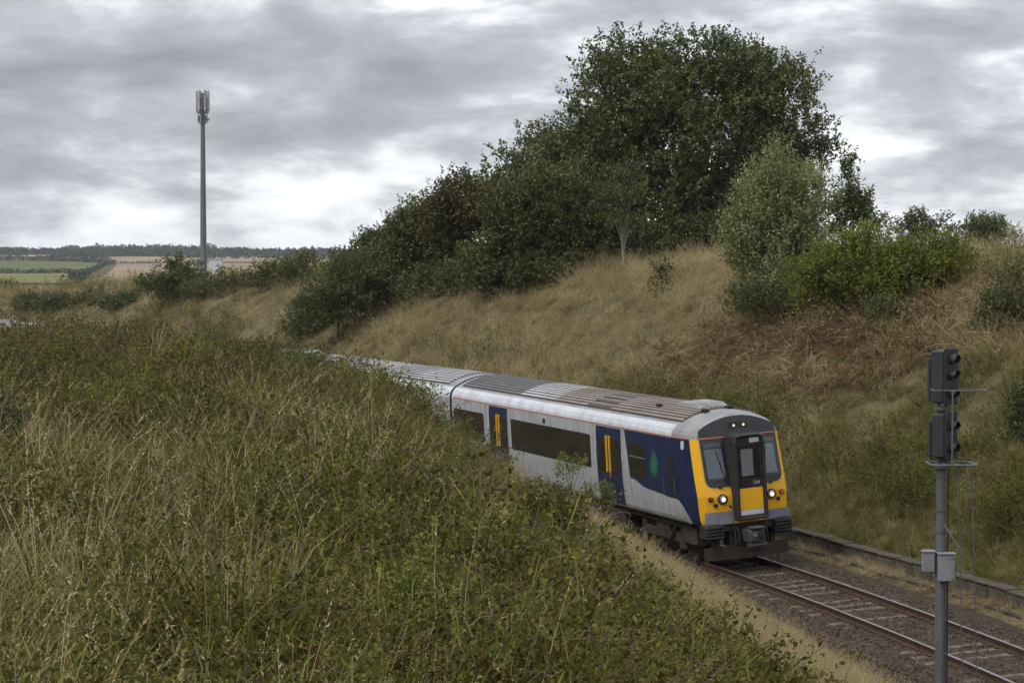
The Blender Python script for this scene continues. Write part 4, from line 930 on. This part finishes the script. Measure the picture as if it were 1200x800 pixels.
def cover_track():
    n = 60000; a = -14 + 34 * RNG.random(n); t = -3.3 + 6.6 * RNG.random(n)
    zc = np.interp(t, [-3.35, -2.5, -1.75, 1.75, 2.45, 3.1], [-.50, -.40, -.175, -.175, -.42, -.62]) - .012
    onsl = (np.abs(t) < 1.25) & (np.abs(((a + 16 + .33) % .66) - .33) < .14) & (RNG.random(n) < .72)
    onrail = np.abs(np.abs(t) - .752) < .07
    k = ~(onsl | onrail); a, t, zc = a[k], t[k], zc[k]
    l = t * math.cos(CANT) - zc * math.sin(CANT); z = zc * math.cos(CANT) + t * math.sin(CANT); x, y = at_track(a, l)
    z = np.maximum(z, -.35)
    scatter('ballast_stones', 'brown ballast stones between and beside the rails', 'ballast', 'stone', x, y, z, .6 + 1.0 * RNG.random(len(x)) ** 1.5, rnd_rot=True)
    n = 1500; a = -14 + 60 * RNG.random(n); t = np.where(RNG.random(n) < .75, 2.55 + .85 * RNG.random(n), -2.6 - .6 * RNG.random(n)); k = KEEP(n01(a, t, 1.5, 3) ** 1.5); a, t = a[k], t[k]; x, y = at_track(a, t)
    scatter('lineside_grass', 'sparse dry grass tufts beside the rails', 'grass', 'tan_grass', x, y, np.where(t > 0, -.06, -.36), .22 + .3 * RNG.random(len(x)), .3)
    n = 6500; a = -6 + 62 * RNG.random(n); t = 3.85 + 4.2 * RNG.random(n) ** 1.3; x, y = at_track(a, t); g = RNG.random(n) < .68; z = height(x, y) - .02; s = .38 + .32 * RNG.random(n)
    scatter('verge_grass', 'short green grass along the foot of the far bank', 'grass', 'green_grass', x[g], y[g], z[g], s[g], .4)
    scatter('verge_grass', 'short dry grass along the foot of the far bank', 'grass', 'tan_grass', x[~g], y[~g], z[~g], s[~g], .4)
    n = 6000; a = -16 + 44 * RNG.random(n); t = -3.0 - 4.5 * RNG.random(n); x, y = at_track(a, t); z = height(x, y) - .02
    scatter('verge_grass', 'short pale straw grass along the near edge of the track', 'grass', 'tan_grass', x, y, z, (.38 + .38 * RNG.random(n)) * (.6 + .7 * n01(x, y, .8, 91)), .4)
    n = 2600; a = -14 + 62 * RNG.random(n); t = np.where(RNG.random(n) < .55, 2.2 + 1.2 * RNG.random(n), -2.3 - 1.9 * RNG.random(n)); k = KEEP(n01(a, t, 1.1, 13)); a, t = a[k], t[k]; x, y = at_track(a, t)
    scatter('lineside_litter', 'brown dead plant litter along both edges of the ballast', 'litter', 'bracken', x, y, np.where(t > 0, -.06, np.maximum(height(x, y), -.36) - .02), .20 + .25 * RNG.random(len(x)), .3)
cover_track()

# ------------------------------------------------------------------ trees and shrubs
def tree(name, label, cat, mat, Y, ells, base_px, nclus, crad, nspr, nleaf, leaf, trunk_r, group=None, bark='bark', up=.6, sl=.30, aspect=.6, depth=.85, shell=.35, part='crown', limbs=12, stem='trunk', zbase=None):
    """ells: crown envelope as ellipses (cx, cy, rx, ry) in photo units at distance Y, turned into ellipsoids of that real size"""
    k = Y / FPX; bx = (base_px - 600) * k; bz = gz(bx, Y) if zbase is None else zbase
    root = empty(name, (bx, Y, bz)); tag(root, label, cat, group); base = np.array([bx, Y, bz])
    E = [(np.array(at(cx, cy, Y)) - base, np.array([rx * k, rx * k * depth, ry * k])) for cx, cy, rx, ry in ells]
    wts = np.array([e[1][0] * e[1][2] for e in E]) ** 1.2; wts = wts / wts.sum(); ei = RNG.choice(len(E), nclus, p=wts)
    c = np.array([E[i][0] for i in ei]); R = np.array([E[i][1] for i in ei]); d = unit(RNG.normal(0, 1, (nclus, 3)))
    rad = shell + (1 - shell) * RNG.random(nclus) ** .6; bump = 1 + .16 * np.sin(d[:, 0] * 5 + ei) * np.cos(d[:, 2] * 6 + 2 * ei)
    cc = c + d * R * (rad * .93 * bump)[:, None]
    gzs = height(cc[:, 0] + bx, cc[:, 1] + Y) - bz; ok = cc[:, 2] > gzs + .1 * crad; cc, d = cc[ok], d[ok]; nclus = len(cc)
    cr = crad * (.65 + .7 * RNG.random(nclus))
    p = np.repeat(cc, nspr, 0) + np.clip(RNG.normal(0, 1, (nclus * nspr, 3)), -1.7, 1.7) * np.repeat(cr, nspr)[:, None] * np.array([.55, .55, .42])
    ax = unit(np.repeat(d, nspr, 0) * .7 + np.array([0, 0, up]) + RNG.normal(0, .45, p.shape)); s = sl * (.5 + RNG.random(len(p)))
    f = np.tile(np.linspace(0, 1, nleaf), len(p)); P = np.repeat(p, nleaf, 0) + np.repeat(ax * s[:, None], nleaf, 0) * f[:, None] + RNG.normal(0, leaf * .25, (len(p) * nleaf, 3))
    la = np.repeat(ax, nleaf, 0) * .5 + RNG.normal(0, .8, P.shape); keep = P[:, 2] > -.3
    Q = leaf_quads(P, la, leaf * (.65 + .7 * RNG.random(len(P))), aspect)[keep]
    rn = np.clip(np.repeat(np.repeat(RNG.random(nclus), nspr), nleaf) * .42 + RNG.random(len(P)) * .48 + .22 * f - .06, 0, 1)[keep]
    me = quad_mesh(part, Q, mat, rn); link(part, me, root)
    tr = MB(); top = E[0][0] + np.array([0, 0, E[0][1][2] * .35]); up_ = np.array([0, 0, -.3])
    n = 7; trunk = [up_ * (1 - i / n) + top * (i / n) + np.array([math.sin(i * 1.3) * .02, math.cos(i) * .02, 0]) * np.linalg.norm(top) * .4 * (0 < i < n) for i in range(n + 1)]
    trunk[0][:2] *= 0; trunk[1] = np.array([trunk[1][0] * .4, trunk[1][1] * .4, trunk[1][2]])
    tr.tube(trunk, [trunk_r * (1 - .8 * i / n) for i in range(n + 1)], 9)
    for j in RNG.choice(nclus, min(limbs, nclus), replace=False):
        i0 = random.randint(2, n - 1); a = trunk[i0]; b = cc[j]; m_ = (a + b) / 2 + np.array([0, 0, .12 * np.linalg.norm(b - a)]); r0 = trunk_r * (.55 - .06 * i0)
        tr.tube([a, a * .4 + m_ * .6, m_ * .5 + b * .5 + up_ * 0, b], [r0, r0 * .7, r0 * .45, r0 * .18], 6)
    tr.build(stem, bark, root, smooth=True)
    return root
HG = 'trees along the far bank crest'; SG = 'shrubs on the far bank'
tree('broadleaf_tree', 'largest tree, broad dark green crown towering over the far bank', 'tree', 'leaf_dark', 117,
     [(800, 165, 128, 120), (830, 104, 94, 70), (745, 108, 80, 76), (905, 140, 66, 72), (930, 185, 46, 62), (700, 195, 72, 72), (880, 225, 78, 68), (790, 250, 110, 62), (690, 255, 60, 55)], 800, 680, .95, 20, 11, .18, .36, HG, limbs=22, sl=.42, shell=.42)
tree('broadleaf_tree', 'dark tree directly left of the largest tree, its crown merging into it', 'tree', 'leaf_dark', 121,
     [(648, 215, 62, 62), (620, 195, 48, 44), (590, 225, 44, 48), (650, 260, 60, 48)], 640, 210, .85, 18, 10, .175, .20, HG, limbs=10, sl=.40)
tree('broadleaf_tree', 'olive green tree with low spreading crown in front of the dark trees', 'tree', 'leaf_olive', 112,
     [(630, 258, 58, 56), (600, 245, 40, 42), (660, 235, 46, 52), (690, 270, 40, 40)], 625, 210, .75, 18, 10, .145, .15, HG, sl=.36, limbs=16)
tree('broadleaf_tree', 'brownish tree with rusty leaf tips left of the olive tree', 'tree', 'leaf_rust', 121,
     [(548, 245, 38, 44), (525, 262, 34, 40), (560, 280, 44, 42)], 545, 140, .7, 18, 10, .155, .15, HG, sl=.40)
tree('broadleaf_tree', 'dark round tree in the row between the brownish tree and the lowest trees', 'tree', 'leaf_dark', 124,
     [(500, 270, 36, 40), (478, 285, 32, 36), (515, 300, 36, 36)], 498, 140, .7, 18, 10, .155, .15, HG, sl=.38)
tree('broadleaf_tree', 'small dark tree at the lower left end of the tree row', 'tree', 'leaf_bush', 130,
     [(450, 292, 30, 30), (432, 304, 24, 24), (462, 315, 32, 28)], 450, 110, .65, 17, 10, .15, .12, HG, sl=.36)
tree('sapling', 'slender sapling with pale bare trunk standing before the largest tree', 'sapling', 'leaf_bush', 107,
     [(728, 238, 26, 30), (735, 215, 20, 26), (715, 255, 18, 14)], 731, 34, .55, 14, 9, .12, .10, 'saplings on the far bank', 'bark_pale', sl=.32)
for px, cy, r, lab in ((675, 292, 44, 'dark understorey shrub below the olive tree'), (765, 284, 52, 'dark understorey shrub behind the pale trunked sapling'), (838, 284, 50, 'dark understorey shrub below the right side of the largest tree'), (590, 305, 44, 'dark understorey shrub under the brownish tree')):
    tree('understorey_shrub', lab, 'shrub', 'leaf_dark', 113, [(px, cy, r, 36), (px - 18, cy + 10, r * .7, 26)], px, 100, .65, 16, 9, .155, .08, 'understorey shrubs below the trees', part='foliage', stem='stem', limbs=6)
tree('pale_tree', 'pale grey green young tree with upright branches on the far bank', 'tree', 'leaf_pale', 88,
     [(910, 258, 40, 60), (907, 194, 18, 32), (945, 240, 30, 44), (878, 272, 28, 42), (872, 302, 20, 28), (912, 320, 48, 44), (948, 292, 22, 36), (890, 225, 16, 28)], 905, 300, .40, 16, 10, .12, .06, HG, 'bark_pale', up=1.5, sl=.55, aspect=.42, limbs=16)
tree('conical_tree', 'narrow dark conical tree right of the pale young tree', 'tree', 'leaf_dark', 93,
     [(1000, 238, 20, 34), (994, 206, 10, 24), (1014, 256, 20, 22), (984, 258, 18, 24), (1026, 262, 12, 12)], 1000, 58, .38, 12, 8, .13, .06, HG, up=1.3, sl=.40)
tree('distant_tree', 'small open crowned tree on the skyline beyond the yellow green shrubs', 'tree', 'leaf_bush', 150,
     [(1085, 264, 28, 16), (1066, 270, 18, 12), (1105, 272, 20, 12)], 1085, 42, .6, 12, 8, .17, .14, HG, sl=.4)
tree('distant_tree', 'rounded dark solitary tree on the skyline at far right', 'tree', 'leaf_dark', 190,
     [(1156, 269, 23, 15), (1154, 277, 24, 12)], 1156, 60, .7, 16, 9, .2, .2, HG, sl=.4)
tree('sapling', 'thin wispy sapling on the skyline at the right edge', 'sapling', 'leaf_pale', 92,
     [(1190, 275, 10, 14), (1194, 288, 12, 10)], 1190, 14, .28, 8, 7, .09, .035, 'saplings on the far bank', up=1.4, sl=.3)
tree('lime_shrub', 'yellow green shrub between the pale tree and the bracken', 'shrub', 'leaf_lime', 82, [(985, 312, 50, 40), (1020, 294, 40, 28), (960, 332, 36, 32), (1010, 335, 44, 28)], 990, 190, .42, 18, 9, .085, .06, SG, part='foliage', stem='stem', limbs=8)
tree('lime_shrub', 'yellow green shrub with spreading top under the small skyline tree', 'shrub', 'leaf_lime', 81, [(1072, 308, 46, 32), (1108, 304, 36, 26), (1045, 326, 38, 30), (1085, 332, 54, 26)], 1075, 190, .42, 18, 9, .085, .06, SG, part='foliage', stem='stem', limbs=8)
tree('shrub', 'dark green shrub cut by the right edge of the picture', 'shrub', 'leaf_bush', 73, [(1190, 345, 34, 42), (1172, 375, 28, 34), (1206, 390, 36, 40)], 1190, 90, .42, 18, 9, .09, .06, SG, part='foliage', stem='stem', limbs=8)
tree('shrub', 'dull green shrub at the right edge of the slope behind the signal', 'shrub', 'leaf_bush', 63, [(1204, 520, 22, 44), (1210, 470, 24, 30)], 1206, 46, .36, 16, 9, .08, .05, SG, part='foliage', stem='stem', limbs=6)
tree('shrub', 'small grey green bush growing in the brown bracken', 'shrub', 'leaf_bush', 79, [(1048, 382, 26, 24), (1036, 368, 18, 20)], 1045, 42, .36, 15, 9, .08, .04, SG, part='foliage', stem='stem', limbs=6)
tree('shrub', 'low dark bush at the foot of the pale young tree', 'shrub', 'leaf_bush', 86, [(880, 352, 28, 18), (915, 350, 34, 18)], 895, 46, .4, 15, 9, .085, .04, SG, part='foliage', stem='stem', limbs=6)
tree('sapling', 'small leafy sapling standing alone in the tan grass', 'sapling', 'leaf_bush', 97, [(776, 332, 12, 26), (774, 312, 8, 14)], 775, 18, .28, 8, 8, .095, .03, 'saplings on the far bank', up=1.2, sl=.3, part='crown')
tree('shrub', 'broad dark bush low on the far bank left of the tan grass', 'shrub', 'leaf_bush', 122, [(398, 345, 44, 40), (375, 362, 30, 28), (425, 330, 36, 34)], 395, 110, .6, 18, 9, .125, .08, SG, part='foliage', stem='stem', limbs=8)
for cx, cy, rx, ry, Y, mt, lab in ((452, 334, 38, 24, 123, 'leaf_bush', 'dark scrub filling below the small dark tree at the end of the tree row'), (508, 330, 36, 26, 120, 'leaf_dark', 'dark scrub below the round tree in the tree row'), (552, 326, 34, 26, 117, 'leaf_olive', 'olive scrub below the brownish tree'), (365, 372, 26, 20, 127, 'leaf_olive', 'olive scrub at the lower left foot of the broad dark bush'), (640, 314, 34, 18, 111, 'leaf_olive', 'low olive scrub at the foot of the olive tree')):
    tree('shrub', lab, 'shrub', mt, Y, [(cx, cy, rx, ry), (cx - rx * .5, cy + ry * .4, rx * .7, ry * .7)], cx, 80, .55, 16, 9, .125, .06, SG, part='foliage', stem='stem', limbs=5)
tree('shrub', 'olive bush below the lower end of the tree row', 'shrub', 'leaf_olive', 128, [(425, 315, 30, 22), (400, 312, 22, 16)], 420, 60, .5, 15, 9, .12, .06, SG, part='foliage', stem='stem', limbs=6)
tree('shrub', 'dark rounded bush in front of the phone mast, left side', 'shrub', 'leaf_bush', 156, [(203, 328, 34, 26), (185, 336, 22, 18), (225, 335, 28, 20)], 203, 90, .65, 17, 9, .15, .08, SG, part='foliage', stem='stem', limbs=8)
tree('shrub', 'dark green bush right of the phone mast cabinet', 'shrub', 'leaf_bush', 150, [(272, 336, 18, 18), (262, 343, 16, 14)], 268, 40, .55, 15, 9, .14, .06, SG, part='foliage', stem='stem', limbs=6)
for cx, cy, rx, ry, Y, mt, lab in ((240, 342, 30, 14, 152, 'leaf_olive', 'low olive bush directly below the phone mast'), (318, 326, 26, 16, 146, 'leaf_olive', 'olive bush on the crest right of the phone mast'), (352, 318, 28, 16, 142, 'leaf_olive', 'olive bush on the crest midway between mast and tree row'),
        (30, 355, 18, 11, 184, 'leaf_bush', 'dark bush near the left edge above the pale train roof'), (66, 357, 24, 11, 178, 'leaf_bush', 'dark bush second from the left edge on the far bank'), (104, 355, 24, 11, 173, 'leaf_olive', 'olive bush third from the left edge on the far bank'), (142, 355, 26, 13, 165, 'leaf_bush', 'dark bush fourth from the left edge on the far bank'), (4, 340, 14, 9, 210, 'leaf_bush', 'dark bush cut by the left edge of the picture')):
    tree('shrub', lab, 'shrub', mt, Y, [(cx, cy, rx, ry), (cx + rx * .4, cy + ry * .4, rx * .7, ry * .7)], cx, 46, .6, 15, 9, .15, .05, SG, part='foliage', stem='stem', limbs=5)
NB = 'bushes on the near bank'
tree('bush', 'leafy bramble bush on the near bank hiding the second carriage', 'bush', 'leaf_lime', 60, [(440, 462, 50, 26), (475, 470, 34, 24), (405, 455, 34, 20)], 440, 70, .26, 16, 9, .065, .03, NB, part='foliage', stem='stem', limbs=8)
tree('bush', 'low bramble bush left of the one hiding the second carriage', 'bush', 'leaf_bush', 62, [(345, 430, 44, 16), (300, 420, 36, 14)], 325, 60, .26, 15, 9, .065, .03, NB, part='foliage', stem='stem', limbs=6)
for cx, cy, Y, lab in ((168, 408, 84, 'bramble mound on the near bank crest just right of the pale train roof'), (228, 410, 80, 'bramble mound on the near bank crest below the phone mast'), (282, 418, 74, 'reddish bramble mound on the near bank crest below the far broad dark bush')):
    tree('bush', lab, 'bush', 'leaf_rust' if cx > 250 else 'leaf_bush', Y, [(cx, cy - 3, 42, 12), (cx + 24, cy + 2, 32, 10)], cx, 90, .24, 14, 9, .07, .025, NB, part='foliage', stem='stem', limbs=6)
tree('sapling', 'small leafy sapling sprouting in front of the long carriage window', 'sapling', 'leaf_lime', 54, [(672, 540, 12, 14), (668, 553, 18, 12)], 668, 14, .15, 8, 7, .05, .018, 'saplings on the near bank', up=1.2, sl=.2)
tree('sapling', 'leafy sapling on the near bank beside the blue carriage doors', 'sapling', 'leaf_lime', 55, [(698, 578, 18, 10), (714, 583, 12, 8)], 705, 14, .17, 9, 7, .055, .018, 'saplings on the near bank', up=1.0, sl=.2)
tree('bush', 'dark bush cut by the left edge halfway down the picture', 'bush', 'leaf_bush', 34, [(2, 525, 22, 40), (-10, 500, 26, 40)], 0, 40, .16, 15, 9, .05, .02, NB, part='foliage', stem='stem', limbs=5)

MOUNDS = ((485, 748, 21, 62, 30, 'leaf_lime', 'bright green leafy clump at the bottom edge, left of centre'), (640, 742, 24, 66, 30, 'leaf_bramble', 'dark bramble clump at the bottom edge, right of centre'), (330, 655, 28, 60, 26, 'leaf_bramble', 'bramble clump in the tall grass left of centre'),
    (760, 752, 28, 52, 26, 'leaf_lime', 'bright leafy clump nearest the track at the bottom edge'), (560, 640, 31, 62, 26, 'leaf_lime', 'bright leafy clump in the middle of the near bank'), (140, 700, 22, 60, 32, 'leaf_bramble', 'dark bramble clump in the tall grass near the lower left corner'), (230, 540, 42, 58, 20, 'leaf_bramble', 'bramble clump high on the near bank below the mast'),
    (430, 555, 40, 56, 20, 'leaf_rust', 'reddish bramble clump above the centre of the near bank'), (640, 590, 42, 44, 17, 'leaf_bramble', 'bramble clump on the near bank below the long carriage window'), (100, 450, 60, 60, 14, 'leaf_rust', 'reddish bramble clump at the left of the bank crest'), (210, 440, 62, 54, 14, 'leaf_lime', 'yellowish green bramble clump on the crest, left of the reddish brambles'))
for cx, cy, Y, rx, ry, mt, lab in MOUNDS:
    bz = gz((cx - 600) / FPX * Y, Y); k = FPX / Y; yg = YH + (CAM_H - bz) * k; hh = (1.05 if Y < 30 else 1.10 if Y < 50 else .85) * k
    tree('bush', lab, 'bush', mt, Y, [(cx, yg - hh * .45, rx, hh * .62), (cx - rx * .5, yg - hh * .3, rx * .6, hh * .45), (cx + rx * .55, yg - hh * .28, rx * .6, hh * .42)], cx, 95, .17 if Y < 45 else .26, 15, 8, .046 if Y < 45 else .062, .014, NB, part='foliage', stem='stem', limbs=7, sl=.16)

# ------------------------------------------------------------------ far hillside: wood on the ridge, hedgerows, single trees
def crowns(pts, hs, per, leaf):
    Q = []; R = []
    for (x, y), h in zip(pts, hs):
        z = gz(x, y); d = unit(RNG.normal(0, 1, (per, 3))); r = .4 + .6 * RNG.random((per, 1)) ** .5
        p = np.array([x, y, z + h * .55]) + d * r * np.array([h * .55, h * .55, h * .5]); p[:, 2] = np.maximum(p[:, 2], z + .1)
        Q.append(leaf_quads(p, d + RNG.normal(0, .5, p.shape), leaf * (.6 + .8 * RNG.random(per)), .8)); R.append(np.clip(RNG.random(per) * .6 + .4 * random.random(), 0, 1))
    return np.concatenate(Q), np.concatenate(R)
def wood(name, label, cat, line, n, h0, h1, per, leaf, jit):
    L = np.array([far_pt(*p) for p in line]); s = np.linspace(0, len(L) - 1, n); x = np.interp(s, range(len(L)), L[:, 0]) + RNG.normal(0, jit * .3, n); y = np.interp(s, range(len(L)), L[:, 1]) + RNG.normal(0, jit, n)
    hs = (h0 + (h1 - h0) * RNG.random(n)) * (1 + .35 * np.sin(s * 9.0) * np.sin(s * 23.7 + 1)); q, r = crowns(list(zip(x, y)), hs, per, leaf)
    stuff(link(name, quad_mesh(name, q, 'leaf_far', r)), label, cat)
wood('distant_wood', 'dark wood along the distant ridge', 'wood', [(-60, 298.4), (120, 298.2), (260, 298.8), (460, 299.2)], 620, 3.6, 5.6, 46, 2.2, 45)
wood('distant_wood', 'taller hump of woodland on the ridge left of the mast', 'wood', [(90, 298.0), (170, 297.9), (250, 298.3)], 150, 5.5, 8.0, 46, 2.2, 30)
wood('distant_wood', 'darker belt of woodland below the ridge left of the mast', 'wood', [(70, 301.0), (150, 300.2), (210, 300.4)], 90, 4, 6.5, 50, 1.6, 12)
wood('hedgerow', 'hedgerow along the upper edge of the far green field', 'hedge', [(-60, 305.5), (40, 305.2), (90, 306.5), (128, 308.5)], 90, 2.5, 5.0, 40, 1.0, 4)
wood('hedgerow', 'hedgerow between the two far green fields', 'hedge', [(-60, 320.6), (100, 320.2)], 110, 1.2, 2.2, 26, .6, 2)
wood('hedgerow', 'hedgerow down the edge of the far ploughed field', 'hedge', [(134, 308.5), (118, 313), (98, 323), (84, 332)], 130, 1.4, 2.6, 26, .7, 3)
wood('hedgerow', 'hedgerow crossing the far tan fields right of the mast', 'hedge', [(200, 301.6), (250, 303.2), (330, 303.0), (450, 302.0)], 120, 3, 5.5, 40, 1.1, 6)
wood('hedgerow', 'low hedge across the far tan hillside behind the bushes', 'hedge', [(140, 308.8), (232, 308.4)], 60, .8, 1.6, 20, .6, 2)
for k, (px, py, h, lab) in enumerate(((14, 305, 7.5, 'distant hedgerow tree nearest the left edge'), (27, 304.8, 6.5, 'distant hedgerow tree second from the left edge'), (62, 305.0, 5.5, 'distant hedgerow tree above the middle of the green field'), (73, 305.5, 5.2, 'distant hedgerow tree fourth from the left edge'),
        (91, 306.5, 5.6, 'distant hedgerow tree fifth from the left edge'), (103, 307.5, 5.4, 'distant hedgerow tree sixth from the left edge'), (118, 308.2, 5.0, 'distant hedgerow tree at the corner of the tan field'))):
    x, y = far_pt(px, py); z = gz(x, y); root = empty('hedgerow_tree', (x, y, z)); tag(root, lab, 'tree', 'distant hedgerow trees')
    q, r = crowns([(x, y)], [h], 160, 1.0); q = q - np.array([x, y, z]); link('crown', quad_mesh('crown', q, 'leaf_far', r), root)
    MB().tube([(0, 0, -.2), (0, 0, h * .5)], [.3, .15], 6).build('trunk', 'bark', root)

# ------------------------------------------------------------------ air: faint even haze over the whole scene
def build_haze():
    m, nt, N, L, out = new_mat('haze'); v = N.new('ShaderNodeVolumePrincipled'); v.inputs['Color'].default_value = (.86, .90, .96, 1); v.inputs['Density'].default_value = .00009
    L.new(v.outputs[0], out.inputs['Volume'])
    stuff(MB().box((0, 0, 12), (7600, 7600, 44)).build('haze', 'haze'), 'thin pale haze softening the distant hills', 'haze')
build_haze()
